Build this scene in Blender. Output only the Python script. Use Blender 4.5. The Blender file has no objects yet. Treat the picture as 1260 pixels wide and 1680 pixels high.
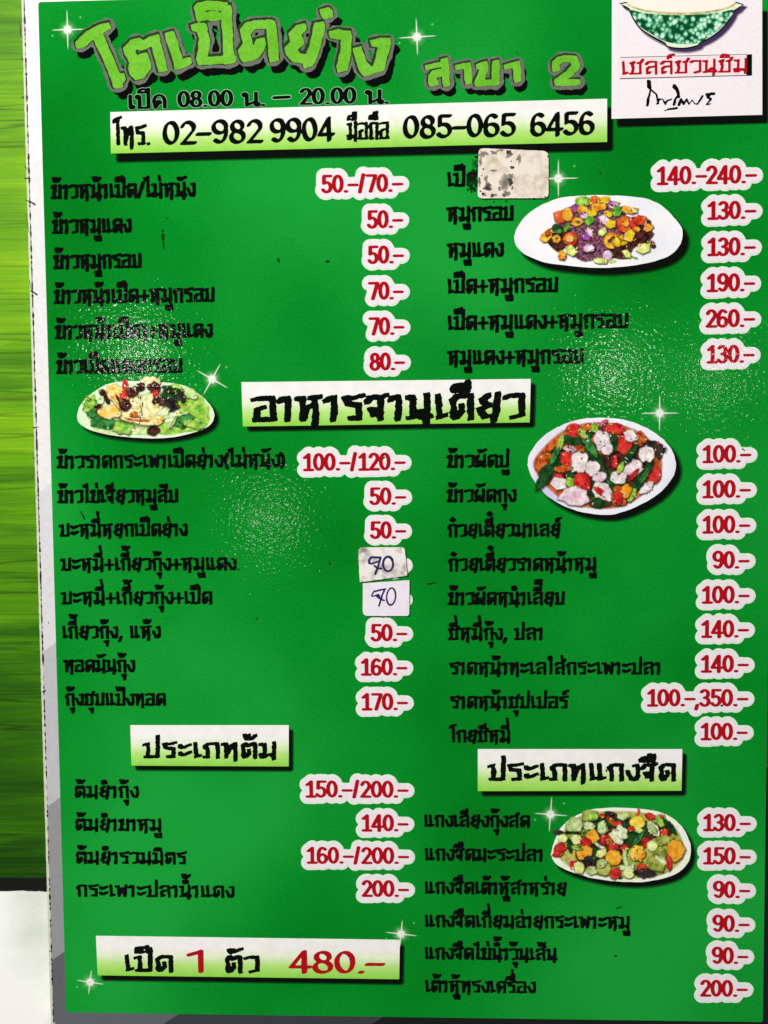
import bpy, math, random
import numpy as np
from mathutils import Vector, Matrix

random.seed(7)
RNG = np.random.default_rng(11)
SC = bpy.context.scene
COL = SC.collection

# ------------------------------------------------------------------ camera, lamps, exposure
K = 0.40 / 1687.0                     # metres per unit of the flat menu (printed field is 0.40 m tall)
FOC = 1500.0                          # focal length in photo pixels (1260 x 1680)
CAM_H = FOC * K                       # camera height above the menu
ROT = (math.radians(-3.04166), math.radians(2.10749), math.radians(-0.49524))
RM = Matrix.Rotation(ROT[2], 3, 'Z') @ Matrix.Rotation(ROT[1], 3, 'Y') @ Matrix.Rotation(ROT[0], 3, 'X')

cam_data = bpy.data.cameras.new('camera')
cam = bpy.data.objects.new('camera', cam_data)
COL.objects.link(cam)
cam.location = (0, 0, CAM_H)
cam.rotation_euler = RM.to_euler('XYZ')
cam_data.sensor_fit = 'VERTICAL'
cam_data.sensor_height = 36.0
cam_data.lens = 36.0 * FOC / 1680.0
cam_data.clip_start = 0.01
cam_data.clip_end = 50
SC.camera = cam

def at(px, py, z=0.0):
    """Point of the horizontal plane at height z that the measured photo pixel looks at."""
    d = RM @ Vector(((px - 630.0) / FOC, -(py - 840.0) / FOC, -1.0))
    t = (z - CAM_H) / d.z
    return np.array([d.x * t, d.y * t])

w = bpy.data.worlds.new('World'); SC.world = w; w.use_nodes = True
w.node_tree.nodes['Background'].inputs[0].default_value = (0.86, 0.93, 1.0, 1)
w.node_tree.nodes['Background'].inputs[1].default_value = 0.075

LAMP_H = 1.7
def disk_lamp(px, py, power, radius, tint=(1.0, 0.97, 0.92), h=LAMP_H):
    """A round ceiling downlight placed where the glint it leaves on the film says it hangs."""
    g = at(px, py)
    p = g + g * (h / CAM_H)
    l = bpy.data.lights.new('ceiling_lamp', 'AREA'); l.shape = 'DISK'; l.size = radius * 2
    l.energy = power; l.color = tint
    o = bpy.data.objects.new('ceiling_lamp', l); COL.objects.link(o)
    o.location = (p[0], p[1], h)
    return o
disk_lamp(222, 576, 0.27, 0.025)
disk_lamp(440, 848, 0.09, 0.021)
disk_lamp(1004, 612, 0.21, 0.025)
disk_lamp(1172, 622, 0.08, 0.017)
disk_lamp(-560, -420, 178.0, 0.16)  # added main light, off the board; no glint places it
disk_lamp(1500, -900, 12.0, 0.12)  # added weak fill from the right; no glint places it

SC.cycles.transparent_max_bounces = 32
SC.cycles.use_denoising = False       # keep the film's sparkle and a little sensor-like grain
SC.view_settings.view_transform = 'Standard'
SC.view_settings.look = 'None'
SC.view_settings.exposure = 0.2
SC.view_settings.gamma = 1.0
SC.view_settings.use_curve_mapping = False

# ------------------------------------------------------------------ materials
def lin(c):
    return tuple((x / 255.0) / 12.92 if x / 255.0 <= 0.04045 else ((x / 255.0 + 0.055) / 1.055) ** 2.4 for x in c)

def add_film(nt, bsdf, rough=0.07, strength=1.0, spec=0.36):
    """Clear grainy laminate film: fine raised grain that breaks a lamp's reflection into sparkles."""
    N = nt.nodes; L = nt.links
    geo = N.new('ShaderNodeNewGeometry')
    n1 = N.new('ShaderNodeTexNoise'); n1.inputs['Scale'].default_value = 640; n1.inputs['Detail'].default_value = 1.0
    n2 = N.new('ShaderNodeTexNoise'); n2.inputs['Scale'].default_value = 45; n2.inputs['Detail'].default_value = 2
    L.new(geo.outputs['Position'], n1.inputs['Vector']); L.new(geo.outputs['Position'], n2.inputs['Vector'])
    b1 = N.new('ShaderNodeBump'); b1.inputs['Strength'].default_value = 1.0; b1.inputs['Distance'].default_value = 0.000066 * strength
    b2 = N.new('ShaderNodeBump'); b2.inputs['Strength'].default_value = 1.0; b2.inputs['Distance'].default_value = 0.00009 * strength
    L.new(n2.outputs['Fac'], b2.inputs['Height']); L.new(n1.outputs['Fac'], b1.inputs['Height'])
    L.new(b2.outputs['Normal'], b1.inputs['Normal'])
    L.new(b1.outputs['Normal'], bsdf.inputs['Coat Normal'])
    bsdf.inputs['Coat Weight'].default_value = spec * 2
    bsdf.inputs['Coat Roughness'].default_value = rough
    bsdf.inputs['Coat IOR'].default_value = 1.5
    bsdf.inputs['Roughness'].default_value = .8
    bsdf.inputs['Specular IOR Level'].default_value = 0.0

MATS = {}
def ink(name, rgb, mottle=0.06, scale=700, film=True, rgb2=None, scale2=None, lo=0.35, hi=0.65, rough=0.07, strength=1.0):
    """Printed ink under the film, with the fine grain of the print."""
    if name in MATS: return MATS[name]
    m = bpy.data.materials.new(name); m.use_nodes = True
    nt = m.node_tree; N = nt.nodes; L = nt.links
    bs = N['Principled BSDF']
    geo = N.new('ShaderNodeNewGeometry')
    no = N.new('ShaderNodeTexNoise'); no.inputs['Scale'].default_value = scale; no.inputs['Detail'].default_value = 3
    L.new(geo.outputs['Position'], no.inputs['Vector'])
    c = lin(rgb)
    if rgb2 is None:
        base = N.new('ShaderNodeRGB'); base.outputs[0].default_value = (*c, 1); bout = base.outputs[0]
    else:
        n2 = N.new('ShaderNodeTexNoise'); n2.inputs['Scale'].default_value = scale2; n2.inputs['Detail'].default_value = 3
        L.new(geo.outputs['Position'], n2.inputs['Vector'])
        r2 = N.new('ShaderNodeValToRGB'); r2.color_ramp.elements[0].position = lo; r2.color_ramp.elements[1].position = hi
        r2.color_ramp.elements[0].color = (*c, 1); r2.color_ramp.elements[1].color = (*lin(rgb2), 1)
        L.new(n2.outputs['Fac'], r2.inputs['Fac']); bout = r2.outputs['Color']
    mr = N.new('ShaderNodeMapRange'); mr.inputs[1].default_value = 0.25; mr.inputs[2].default_value = 0.75
    mr.inputs[3].default_value = 1 - mottle * 2; mr.inputs[4].default_value = 1 + mottle * 2
    L.new(no.outputs['Fac'], mr.inputs[0])
    mul = N.new('ShaderNodeVectorMath'); mul.operation = 'SCALE'
    L.new(bout, mul.inputs[0]); L.new(mr.outputs[0], mul.inputs['Scale'])
    L.new(mul.outputs[0], bs.inputs['Base Color'])
    if film: add_film(nt, bs, rough, strength)
    else:
        bs.inputs['Roughness'].default_value = 0.6; bs.inputs['Specular IOR Level'].default_value = 0.3
    MATS[name] = m
    return m

def soft_ink(name, rgb, film=True):
    """Ink that fades out at its edge: opacity from the mesh attribute 'cover'."""
    if name in MATS: return MATS[name]
    m = ink(name, rgb, 0.03, film=film)
    nt = m.node_tree; N = nt.nodes; L = nt.links
    a = N.new('ShaderNodeAttribute'); a.attribute_name = 'cover'
    tr = N.new('ShaderNodeBsdfTransparent'); mx = N.new('ShaderNodeMixShader')
    L.new(a.outputs['Fac'], mx.inputs[0]); L.new(tr.outputs[0], mx.inputs[1])
    L.new(N['Principled BSDF'].outputs[0], mx.inputs[2]); L.new(mx.outputs[0], N['Material Output'].inputs[0])
    return m

def banner_mat():
    """Banner print: white above running into lime below (the printer's own blend), object-space."""
    m = bpy.data.materials.new('banner_blend'); m.use_nodes = True
    nt = m.node_tree; N = nt.nodes; L = nt.links; bs = N['Principled BSDF']
    tc = N.new('ShaderNodeTexCoord'); sx = N.new('ShaderNodeSeparateXYZ'); L.new(tc.outputs['Generated'], sx.inputs[0])
    r = N.new('ShaderNodeValToRGB'); e = r.color_ramp.elements
    e[0].position = 0.02; e[0].color = (*lin((146, 219, 76)), 1)
    e[1].position = 0.72; e[1].color = (*lin((247, 246, 244)), 1)
    q = e.new(0.30); q.color = (*lin((186, 232, 128)), 1)
    q = e.new(0.52); q.color = (*lin((233, 245, 212)), 1)
    L.new(sx.outputs['Y'], r.inputs[0])
    geo = N.new('ShaderNodeNewGeometry'); no = N.new('ShaderNodeTexNoise'); no.inputs['Scale'].default_value = 240; no.inputs['Detail'].default_value = 5
    L.new(geo.outputs['Position'], no.inputs['Vector'])
    mr = N.new('ShaderNodeMapRange'); mr.inputs[1].default_value = 0.3; mr.inputs[2].default_value = 0.7; mr.inputs[3].default_value = 0.94; mr.inputs[4].default_value = 1.03
    L.new(no.outputs['Fac'], mr.inputs[0])
    mul = N.new('ShaderNodeVectorMath'); mul.operation = 'SCALE'; L.new(r.outputs[0], mul.inputs[0]); L.new(mr.outputs[0], mul.inputs['Scale'])
    L.new(mul.outputs[0], bs.inputs['Base Color']); add_film(nt, bs)
    return m

M_BLACK = ink('black_ink', (6, 9, 5), 0.1)
M_RED = ink('red_ink', (176, 12, 26), 0.05)
M_HALO = ink('halo_ink', (240, 232, 238), 0.03)
M_RIM = ink('halo_rim_ink', (222, 246, 220), 0.02)
M_SHADOW = soft_ink('shadow_ink', (7, 13, 8))
M_WHITE = ink('white_paper', (246, 238, 244), 0.02)
M_PLATE = ink('plate_white', (250, 249, 252), 0.015, rgb2=(232, 234, 246), scale2=40, lo=0.5, hi=0.75)
M_PLATE_BLUE = ink('plate_lilac', (244, 244, 252), 0.02, rgb2=(212, 206, 240), scale2=28, lo=0.48, hi=0.72)
M_PLATE_GREEN = ink('plate_pale_green', (214, 240, 196), 0.03, rgb2=(240, 250, 228), scale2=50, lo=0.4, hi=0.65)
M_PLATE_CREAM = ink('plate_cream', (246, 250, 226), 0.02, rgb2=(250, 251, 246), scale2=60, lo=0.4, hi=0.6)
M_BANNER = banner_mat()

# ------------------------------------------------------------------ object helpers
def tag(o, label=None, cat=None, group=None, kind=None):
    if label: o['label'] = label
    if cat: o['category'] = cat
    if group: o['group'] = group
    if kind: o['kind'] = kind
    return o

def mesh_obj(name, verts, faces, mat, parent=None, cover=None):
    me = bpy.data.meshes.new(name)
    me.from_pydata([tuple(map(float, v)) for v in verts], [], faces)
    if isinstance(mat, (list, tuple)):
        for q in mat: me.materials.append(q)
    else: me.materials.append(mat)
    if cover is not None:
        a = me.attributes.new('cover', 'FLOAT', 'POINT'); a.data.foreach_set('value', np.array(cover, dtype=np.float32))
    me.update()
    o = bpy.data.objects.new(name, me); COL.objects.link(o)
    if parent: o.parent = parent
    return o

def px_poly(pts): return np.array([at(*p) for p in pts])

def smooth_closed(P, n=4):
    """Closed Catmull-Rom through the points."""
    P = np.asarray(P, float); out = []; N = len(P)
    for i in range(N):
        a, b, c, d = P[i - 1], P[i], P[(i + 1) % N], P[(i + 2) % N]
        for k in range(n):
            t = k / n
            out.append(0.5 * ((2 * b) + (-a + c) * t + (2 * a - 5 * b + 4 * c - d) * t * t + (-a + 3 * b - 3 * c + d) * t ** 3))
    return np.array(out)

def flat(name, P, z, mat, parent):
    P = np.asarray(P)
    area = 0.5 * np.sum(P[:, 0] * np.roll(P[:, 1], -1) - np.roll(P[:, 0], -1) * P[:, 1])
    if area < 0: P = P[::-1]
    return mesh_obj(name, [(p[0], p[1], z) for p in P], [tuple(range(len(P)))], mat, parent)

def offset_poly(P, d):
    P = np.asarray(P); nx = np.roll(P, -1, 0) - np.roll(P, 1, 0)
    n = np.stack([nx[:, 1], -nx[:, 0]], 1); n /= np.linalg.norm(n, axis=1)[:, None] + 1e-12
    area = 0.5 * np.sum(P[:, 0] * np.roll(P[:, 1], -1) - np.roll(P[:, 0], -1) * P[:, 1])
    return P + n * d * (1 if area > 0 else -1)

def soft_flat(name, P, z, blur, mat, parent):
    """A flat patch that fades over 'blur' at its rim."""
    P = np.asarray(P); n = len(P)
    area = 0.5 * np.sum(P[:, 0] * np.roll(P[:, 1], -1) - np.roll(P[:, 0], -1) * P[:, 1])
    if area < 0: P = P[::-1]
    A, B = offset_poly(P, -blur * 0.5), offset_poly(P, blur * 0.5)
    V = [(p[0], p[1], z) for p in A] + [(p[0], p[1], z) for p in B]
    F = [tuple(range(n))] + [(i, n + i, n + (i + 1) % n, (i + 1) % n) for i in range(n)]
    return mesh_obj(name, V, F, mat, parent, [1.0] * n + [0.0] * n)

def rounded(P, r, n=5, rough=0.0):
    """Corner-rounded polygon; r may be one radius or one for each corner."""
    P = np.asarray(P, float); out = []; N = len(P)
    rs = [r] * N if np.isscalar(r) else r
    for i in range(N):
        a, b, c = P[i - 1], P[i], P[(i + 1) % N]
        u = (a - b) / np.linalg.norm(a - b); v = (c - b) / np.linalg.norm(c - b)
        s, e = b + u * rs[i], b + v * rs[i]
        for k in range(n + 1):
            t = k / n; out.append((1 - t) ** 2 * s + 2 * t * (1 - t) * b + t * t * e)
    return np.array(out)

def densify(P, step):
    out = []
    for i in range(len(P)):
        a, b = P[i], P[(i + 1) % len(P)]; m = max(1, int(np.linalg.norm(b - a) / step))
        for k in range(m): out.append(a + (b - a) * k / m)
    return np.array(out)

# ------------------------------------------------------------------ lettering: pen strokes -> contour mesh
def arc(cx, cy, rx, ry, a0, a1, n=10):
    return [(cx + rx * math.cos(math.radians(a0 + (a1 - a0) * i / n)), cy + ry * math.sin(math.radians(a0 + (a1 - a0) * i / n))) for i in range(n + 1)]

# Thai letters, x height = 1: advance, strokes
G = {
 'ก': (.98, [[(.24,.03),(.24,.6),(.08,.74)],[(.1,.74),(.3,.93),(.82,.93),(.82,.02)]]),
 'ข': (.98, [[(.04,.82),(.3,.96),(.42,.9)],[(.4,.92),(.22,.7),(.4,.62)],[(.36,.64),(.24,.4),(.34,.08)],[(.26,.5),(.2,.08)],[(.04,.07),(.86,.07)],[(.84,.04),(.86,.98)]]),
 'ค': (1.02, [[(.24,.02),(.14,.7),(.34,.93),(.86,.93),(.86,.02)],[(.22,.1),(.52,.5),(.3,.56)]]),
 'ง': (.8, [[(.08,.56),(.32,.1),(.6,.06)],[(.58,.08),(.7,.3),(.68,.92)],[(.68,.9),(.46,.88)]]),
 'จ': (.9, [[(.06,.72),(.24,.94),(.62,.9),(.86,1.0)],[(.62,.9),(.6,.02)],[(.6,.4),(.2,.44),(.34,.2)]]),
 'ฉ': (1.0, [[(.1,.74),(.3,.93),(.82,.93),(.82,.06)],[(.96,.06),(.3,.06),(.2,.1),(.22,.5),(.42,.5)]]),
 'ช': (1.02, [[(.08,.84),(.36,.95)],[(.34,.93),(.2,.68),(.3,.52),(.2,.08)],[(.06,.07),(.82,.07),(.8,.8)],[(.62,.86),(.86,.9),(1.0,1.12)]]),
 'ซ': (1.02, [[(.06,.9),(.2,.76),(.34,.95)],[(.34,.93),(.2,.62),(.3,.48),(.2,.08)],[(.06,.07),(.82,.07),(.8,.8)],[(.62,.86),(.86,.9),(1.0,1.12)]]),
 'ด': (1.02, [[(.5,.55),(.52,.34),(.26,.05),(.12,.2),(.2,.4),(.12,.74),(.34,.94),(.88,.93)],[(.87,.93),(.87,.02)]]),
 'ต': (1.02, [[(.5,.52),(.52,.32),(.26,.05),(.12,.2),(.2,.4),(.12,.74),(.28,.95),(.5,.8),(.7,.96),(.88,.9)],[(.87,.93),(.87,.02)]]),
 'ถ': (1.0, [[(.4,.06),(.2,.06),(.26,.6),(.08,.74)],[(.1,.74),(.3,.93),(.84,.93),(.84,.02)]]),
 'ท': (1.0, [[(.02,.9),(.26,.86)],[(.24,.92),(.24,.04)],[(.26,.22),(.54,.8),(.78,.93)],[(.8,.95),(.8,.1),(.78,-.16)]]),
 'น': (1.02, [[(.02,.9),(.26,.86)],[(.24,.92),(.22,.08)],[(.06,.07),(.3,.1),(.66,.36),(.96,.1)],[(.56,.1),(.84,.08)],[(.82,1.0),(.82,.1),(.76,-.16)]]),
 'บ': (1.0, [[(.02,.84),(.26,.92)],[(.2,.9),(.28,.6),(.22,.07)],[(.08,.07),(.84,.07)],[(.82,.06),(.86,1.0)]]),
 'ป': (1.0, [[(.02,.84),(.26,.92)],[(.2,.9),(.28,.6),(.22,.07)],[(.08,.07),(.84,.07)],[(.82,.06),(.86,1.42)]]),
 'ผ': (1.06, [[(.08,.72),(.3,.94)],[(.22,.88),(.14,.5),(.18,.08)],[(.06,.08),(.36,.14),(.52,.5),(.66,.12),(.92,.06)],[(.88,.04),(.9,1.0)]]),
 'พ': (1.06, [[(.02,.9),(.24,.88)],[(.2,.92),(.26,.06)],[(.26,.1),(.54,.74),(.8,.08)],[(.8,.06),(.92,.98)]]),
 'ภ': (1.04, [[(.06,.07),(.3,.07)],[(.28,.05),(.28,.6),(.1,.74)],[(.12,.74),(.34,.93),(.88,.93),(.88,.02)]]),
 'ม': (1.06, [[(.06,.9),(.34,.86)],[(.32,.92),(.32,.26)],[(.34,.28),(.04,.24),(.1,.06),(.34,.06)],[(.3,.1),(.6,.24),(.88,.1)],[(.88,1.0),(.88,.2),(.84,-.06)]]),
 'ย': (1.0, [[(.46,.96),(.2,.72),(.48,.54),(.1,.36),(.34,.08),(.74,.16)],[(.86,1.0),(.8,.4),(.66,-.1)]]),
 'ร': (.86, [[(.82,1.0),(.5,.9),(.1,.9)],[(.12,.88),(.2,.66),(.7,.6)],[(.68,.62),(.68,.06)],[(.7,.08),(.34,.08)]]),
 'ล': (1.02, [[(.1,.76),(.32,.94),(.84,.93),(.86,.02)],[(.84,.58),(.36,.54),(.18,.4),(.2,.06),(.42,.16)]]),
 'ว': (.86, [[(.04,.84),(.24,.93),(.74,.92)],[(.73,.93),(.73,.14),(.34,.05)]]),
 'ส': (1.04, [[(.1,.76),(.32,.94),(.82,.93),(.84,.02)],[(.82,.58),(.36,.54),(.18,.4),(.2,.06),(.42,.16)],[(.7,.92),(1.0,1.2)]]),
 'ห': (1.08, [[(.02,.9),(.28,.86)],[(.26,.92),(.24,.04)],[(.28,.1),(.4,.5),(.76,.68)],[(.6,.94),(.98,.96)],[(.74,.96),(.8,.3),(.74,-.16)]]),
 'อ': (1.0, [[(.04,.88),(.3,.93),(.84,.92)],[(.83,.94),(.83,.07)],[(.9,.07),(.1,.07)],[(.16,.06),(.18,.46),(.46,.56)]]),
 'เ': (.54, [[(.16,.96),(.22,.1)],[(.18,.07),(.46,.16)]]),
 'แ': (1.0, [[(.16,.96),(.22,.1)],[(.18,.07),(.44,.14)],[(.62,.96),(.68,.1)],[(.64,.07),(.92,.16)]]),
 'โ': (.62, [[(.02,1.2),(.16,1.36),(.54,1.44)],[(.32,1.38),(.36,.06)]]),
 'ไ': (.62, [[(.0,1.36),(.18,1.24),(.34,1.48)],[(.34,1.46),(.32,.08)],[(.3,.07),(.52,.12)]]),
 'ใ': (.62, [[(.22,1.2),(.06,1.34),(.3,1.48),(.38,1.4)],[(.36,1.44),(.34,.05)]]),
 'ะ': (.82, [[(.12,.82),(.3,.66),(.74,.86)],[(.12,.72),(.3,.72)],[(.12,.34),(.3,.18),(.74,.38)],[(.12,.24),(.3,.22)]]),
 'า': (.64, [[(.02,.78),(.2,.92),(.38,.92)],[(.38,.94),(.38,.3),(.32,.02)]]),
 'ๅ': (.64, [[(.02,.78),(.2,.92),(.38,.92)],[(.38,.94),(.38,.1),(.34,-.3)]]),
 '+': (.92, [[(.08,.46),(.84,.46)],[(.46,.86),(.46,.08)]]),
 '/': (.62, [[(.04,.0),(.58,1.1)]]),
 '(': (.46, [[(.4,1.1),(.18,.7),(.18,.3),(.36,-.1)]]),
 ')': (.46, [[(.06,1.1),(.3,.7),(.3,.3),(.1,-.1)]]),
 ',': (.5, [[(.24,.12),(.06,-.24)]]),
 '.': (.4, [[(.16,.06),(.2,.06)]]),
 ' ': (.5, []),
}
UP = {   # marks above and below, x measured from the right edge of their letter
 'ิ': [[(-.72,1.16),(-.2,1.16)],[(-.72,1.18),(-.56,1.36),(-.22,1.3),(-.2,1.16)]],
 'ี': [[(-.74,1.16),(-.2,1.16)],[(-.74,1.18),(-.6,1.36),(-.2,1.34)],[(-.2,1.14),(-.18,1.52)]],
 'ึ': [[(-.74,1.16),(-.2,1.16)],[(-.74,1.18),(-.6,1.36),(-.2,1.34)],[(-.2,1.14),(-.18,1.46)],[(-.36,1.3),(-.36,1.5)]],
 'ื': [[(-.8,1.16),(-.3,1.16)],[(-.8,1.18),(-.66,1.36),(-.3,1.34)],[(-.34,1.14),(-.33,1.54)],[(-.12,1.14),(-.1,1.54)]],
 'ั': [[(-.66,1.36),(-.52,1.2),(-.34,1.26),(-.02,1.42)],[(-.6,1.36),(-.4,1.34)]],
 '็': [[(-.66,1.2),(-.62,1.46),(-.1,1.5)],[(-.66,1.2),(-.3,1.2)],[(-.12,1.56),(-.1,1.2)],[(-.4,1.2),(-.4,1.34)]],
 '่': [[(-.26,1.52),(-.22,1.22)]],
 '้': [[(-.64,1.5),(-.54,1.24),(-.3,1.24),(-.06,1.48)],[(-.64,1.46),(-.4,1.5)],[(-.5,1.4),(-.36,1.34)]],
 '๊': [[(-.66,1.24),(-.66,1.48),(-.1,1.5)],[(-.66,1.24),(-.14,1.22),(-.14,1.5)],[(-.4,1.26),(-.4,1.42)]],
 '๋': [[(-.54,1.36),(-.2,1.36)],[(-.37,1.5),(-.37,1.22)],[(-.46,1.44),(-.28,1.28)]],
 '์': [[(-.34,1.16),(-.22,1.4),(.06,1.46)],[(-.34,1.3),(-.14,1.24)]],
 'ํ': [arc(-.42, 1.32, .18, .13, 0, 360, 10)],
 'ุ': [[(-.46,-.26),(-.18,-.24)],[(-.36,-.36),(-.18,-.34)],[(-.2,-.22),(-.26,-.62)]],
 'ู': [[(-.62,-.26),(-.52,-.54),(-.14,-.54)],[(-.56,-.28),(-.38,-.32)],[(-.15,-.24),(-.14,-.56)]],
}
TONE = set('่้๊๋์')
VABOVE = set('ิีึืั็')

def thai_strokes(text, body=1.0):
    """Lay a Thai line out; returns strokes and advance width (x height = 1)."""
    S = []; x = 0.0; right = 0.0; tall = False; above = False
    i = 0
    text = text.replace('้ำ', 'ํ้า').replace('ำ', 'ํา')
    for ch in text:
        if ch in G:
            adv, st = G[ch]
            for s in st: S.append([(x + (a - .48 * adv) * body + .48 * adv, b) for a, b in s])
            x += adv
            right = x; tall = ch == 'ป'; above = False
        elif ch in UP:
            dx = -.1 if ch not in 'ุู' else 0
            dy = 0.0
            if tall and ch not in 'ุู': dx -= .12
            if ch in TONE and above: dy = .46
            if ch in TONE and above and ch == '้': dy = .44
            if ch in VABOVE or ch == 'ํ': above = True
            for s in UP[ch]: S.append([(right + dx + a, b + dy) for a, b in s])
    return S, x

D = {   # figures, height = 1
 '0': (.56, [arc(.27, .5, .2, .43, 0, 360, 22)]),
 '1': (.54, [[(.1,.74),(.3,.92)],[(.3,.93),(.3,.06)],[(.1,.05),(.48,.05)]]),
 '2': (.54, [arc(.26, .69, .185, .24, 165, -25, 10) + [(.1, .08)], [(.07,.06),(.47,.06)]]),
 '3': (.54, [arc(.24, .71, .175, .22, 150, -90, 9), arc(.24, .275, .2, .23, 88, -155, 10)]),
 '4': (.58, [[(.38,.03),(.38,.94)],[(.36,.92),(.06,.3)],[(.05,.27),(.52,.27)]]),
 '5': (.54, [[(.45,.93),(.12,.93),(.11,.55)], arc(.24, .32, .21, .265, 128, -150, 11)]),
 '6': (.56, [[(.42, .84)] + arc(.28, .5, .21, .43, 60, 190, 8), arc(.27, .3, .2, .25, 0, 360, 16)]),
 '8': (.56, [arc(.27, .72, .165, .205, 0, 360, 14), arc(.27, .28, .2, .23, 0, 360, 16)]),
 '9': (.56, [[(.12, .16)] + arc(.26, .5, .21, .43, -120, 10, 8), arc(.27, .7, .2, .25, 0, 360, 16)]),
 '7': (.54, [[(.06,.92),(.47,.92),(.22,.05)]]),
 '.': (.26, [[(.1,.075),(.14,.075)]]),
 '-': (.46, [[(.02,.42),(.41,.42)]]),
 '/': (.42, [[(.1,.02),(.28,.98)]]),
 ',': (.24, [[(.12,.08),(.06,-.16)]]),
 ' ': (.4, []),
}
def fig_strokes(text):
    S = []; x = 0.0
    for ch in text:
        adv, st = D[ch]
        for s in st: S.append([(x + a, b) for a, b in s])
        x += adv
    return S, x - .05

def vnoise(X, Y, f, seed):
    r = np.random.default_rng(seed).random((64, 64))
    u = (X * f) % 63; v = (Y * f) % 63
    i = u.astype(int); j = v.astype(int); a = u - i; b = v - j
    a = a * a * (3 - 2 * a); b = b * b * (3 - 2 * b)
    i1 = (i + 1) % 64; j1 = (j + 1) % 64
    return (r[i, j] * (1 - a) * (1 - b) + r[i1, j] * a * (1 - b) + r[i, j1] * (1 - a) * b + r[i1, j1] * a * b) - .5

def pen_field(strokes, nib, res, pad, rough=0.0, rfreq=6.0, seed=1, square=False):
    """Signed cover of all strokes drawn with an elliptical nib (a, b, angle); >0 inside. Units: x height."""
    a, b, th = nib
    P = np.array([p for s in strokes for p in s])
    x0, y0 = P.min(0) - pad; x1, y1 = P.max(0) + pad
    nx = int((x1 - x0) * res) + 2; ny = int((y1 - y0) * res) + 2
    F = np.full((nx, ny), -9.0)
    c, s_ = math.cos(th), math.sin(th)
    reach = pad + 1.5 / res
    for s in strokes:
        L = len(s)
        for k in range(max(1, L - 1)):
            p = np.array(s[k]); q = np.array(s[min(k + 1, L - 1)])
            i0 = max(0, int((min(p[0], q[0]) - reach - x0) * res)); i1 = min(nx, int((max(p[0], q[0]) + reach - x0) * res) + 2)
            j0 = max(0, int((min(p[1], q[1]) - reach - y0) * res)); j1 = min(ny, int((max(p[1], q[1]) + reach - y0) * res) + 2)
            X = x0 + np.arange(i0, i1)[:, None] / res; Y = y0 + np.arange(j0, j1)[None, :] / res
            def tr(x, y): return (c * x + s_ * y) / a, (-s_ * x + c * y) / b
            X2, Y2 = tr(X - p[0], Y - p[1]); qx, qy = tr(q[0] - p[0], q[1] - p[1])
            d2 = qx * qx + qy * qy
            t = np.clip((X2 * qx + Y2 * qy) / d2, 0, 1) if d2 > 1e-9 else 0 * X2
            w_ = 1.0
            if square:
                d = None
                for num, den in ((X2 - Y2, qx - qy), (X2 + Y2, qx + qy), (X2, qx), (Y2, qy)):
                    tt = np.clip(num / den, 0, 1) if abs(den) > 1e-9 else 0 * X2
                    dd = np.maximum(np.abs(X2 - tt * qx), np.abs(Y2 - tt * qy))
                    d = dd if d is None else np.minimum(d, dd)
            else:
                d = np.sqrt((X2 - t * qx) ** 2 + (Y2 - t * qy) ** 2)
            F[i0:i1, j0:j1] = np.maximum(F[i0:i1, j0:j1], w_ - d)
    F = F * min(a, b)
    if rough:
        X = x0 + np.arange(nx)[:, None] / res + 0 * np.arange(ny)[None, :]; Y = y0 + 0 * np.arange(nx)[:, None] + np.arange(ny)[None, :] / res
        F = F + rough * (vnoise(X + 9, Y + 9, rfreq, seed) * 1.4 + vnoise(X + 9, Y + 9, rfreq * 2.7, seed + 5))
    F[0, :] = F[-1, :] = -1; F[:, 0] = F[:, -1] = -1
    return F, x0, y0, res

def contour_mesh(F, level=0.0):
    """Fill of F > level: inside cells in runs, boundary cells clipped. Vertices in grid units."""
    V = []; idx = {}; faces = []
    def vert(key, x, y):
        if key not in idx: idx[key] = len(V); V.append((x, y))
        return idx[key]
    A = F - level
    I = A > 0
    cnt = I[:-1, :-1].astype(int) + I[1:, :-1] + I[1:, 1:] + I[:-1, 1:]
    full = cnt == 4
    for j in range(full.shape[1]):
        row = full[:, j]
        if not row.any(): continue
        ch = np.flatnonzero(np.diff(np.concatenate([[0], row.astype(int), [0]])))
        for a, b in zip(ch[::2], ch[1::2]):
            faces.append((vert((a, j), a, j), vert((b, j), b, j), vert((b, j + 1), b, j + 1), vert((a, j + 1), a, j + 1)))
    for i, j in zip(*np.nonzero((cnt > 0) & (cnt < 4))):
        cs = [(i, j), (i + 1, j), (i + 1, j + 1), (i, j + 1)]
        poly = []
        for k in range(4):
            p, q = cs[k], cs[(k + 1) % 4]; fp, fq = A[p], A[q]
            if fp > 0: poly.append(vert(p, *p))
            if (fp > 0) != (fq > 0):
                t = fp / (fp - fq); key = (min(p, q), max(p, q))
                poly.append(vert(key, p[0] + (q[0] - p[0]) * t, p[1] + (q[1] - p[1]) * t))
        if len(poly) >= 3: faces.append(tuple(poly))
    return np.array(V, float), faces

def place(strokes, W, p0, p1, size, wd=None):
    """Frame of a line from board point p0 (baseline start) to p1 (baseline end); letters 'size' metres tall."""
    p0 = np.array(p0); p1 = np.array(p1); e = p1 - p0; L = np.linalg.norm(e); e = e / L; n = np.array([-e[1], e[0]])
    sx = (L / W) / size
    S = [[(x * sx, y) for x, y in s] for s in strokes]
    return S, p0, e, n, size

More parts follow.
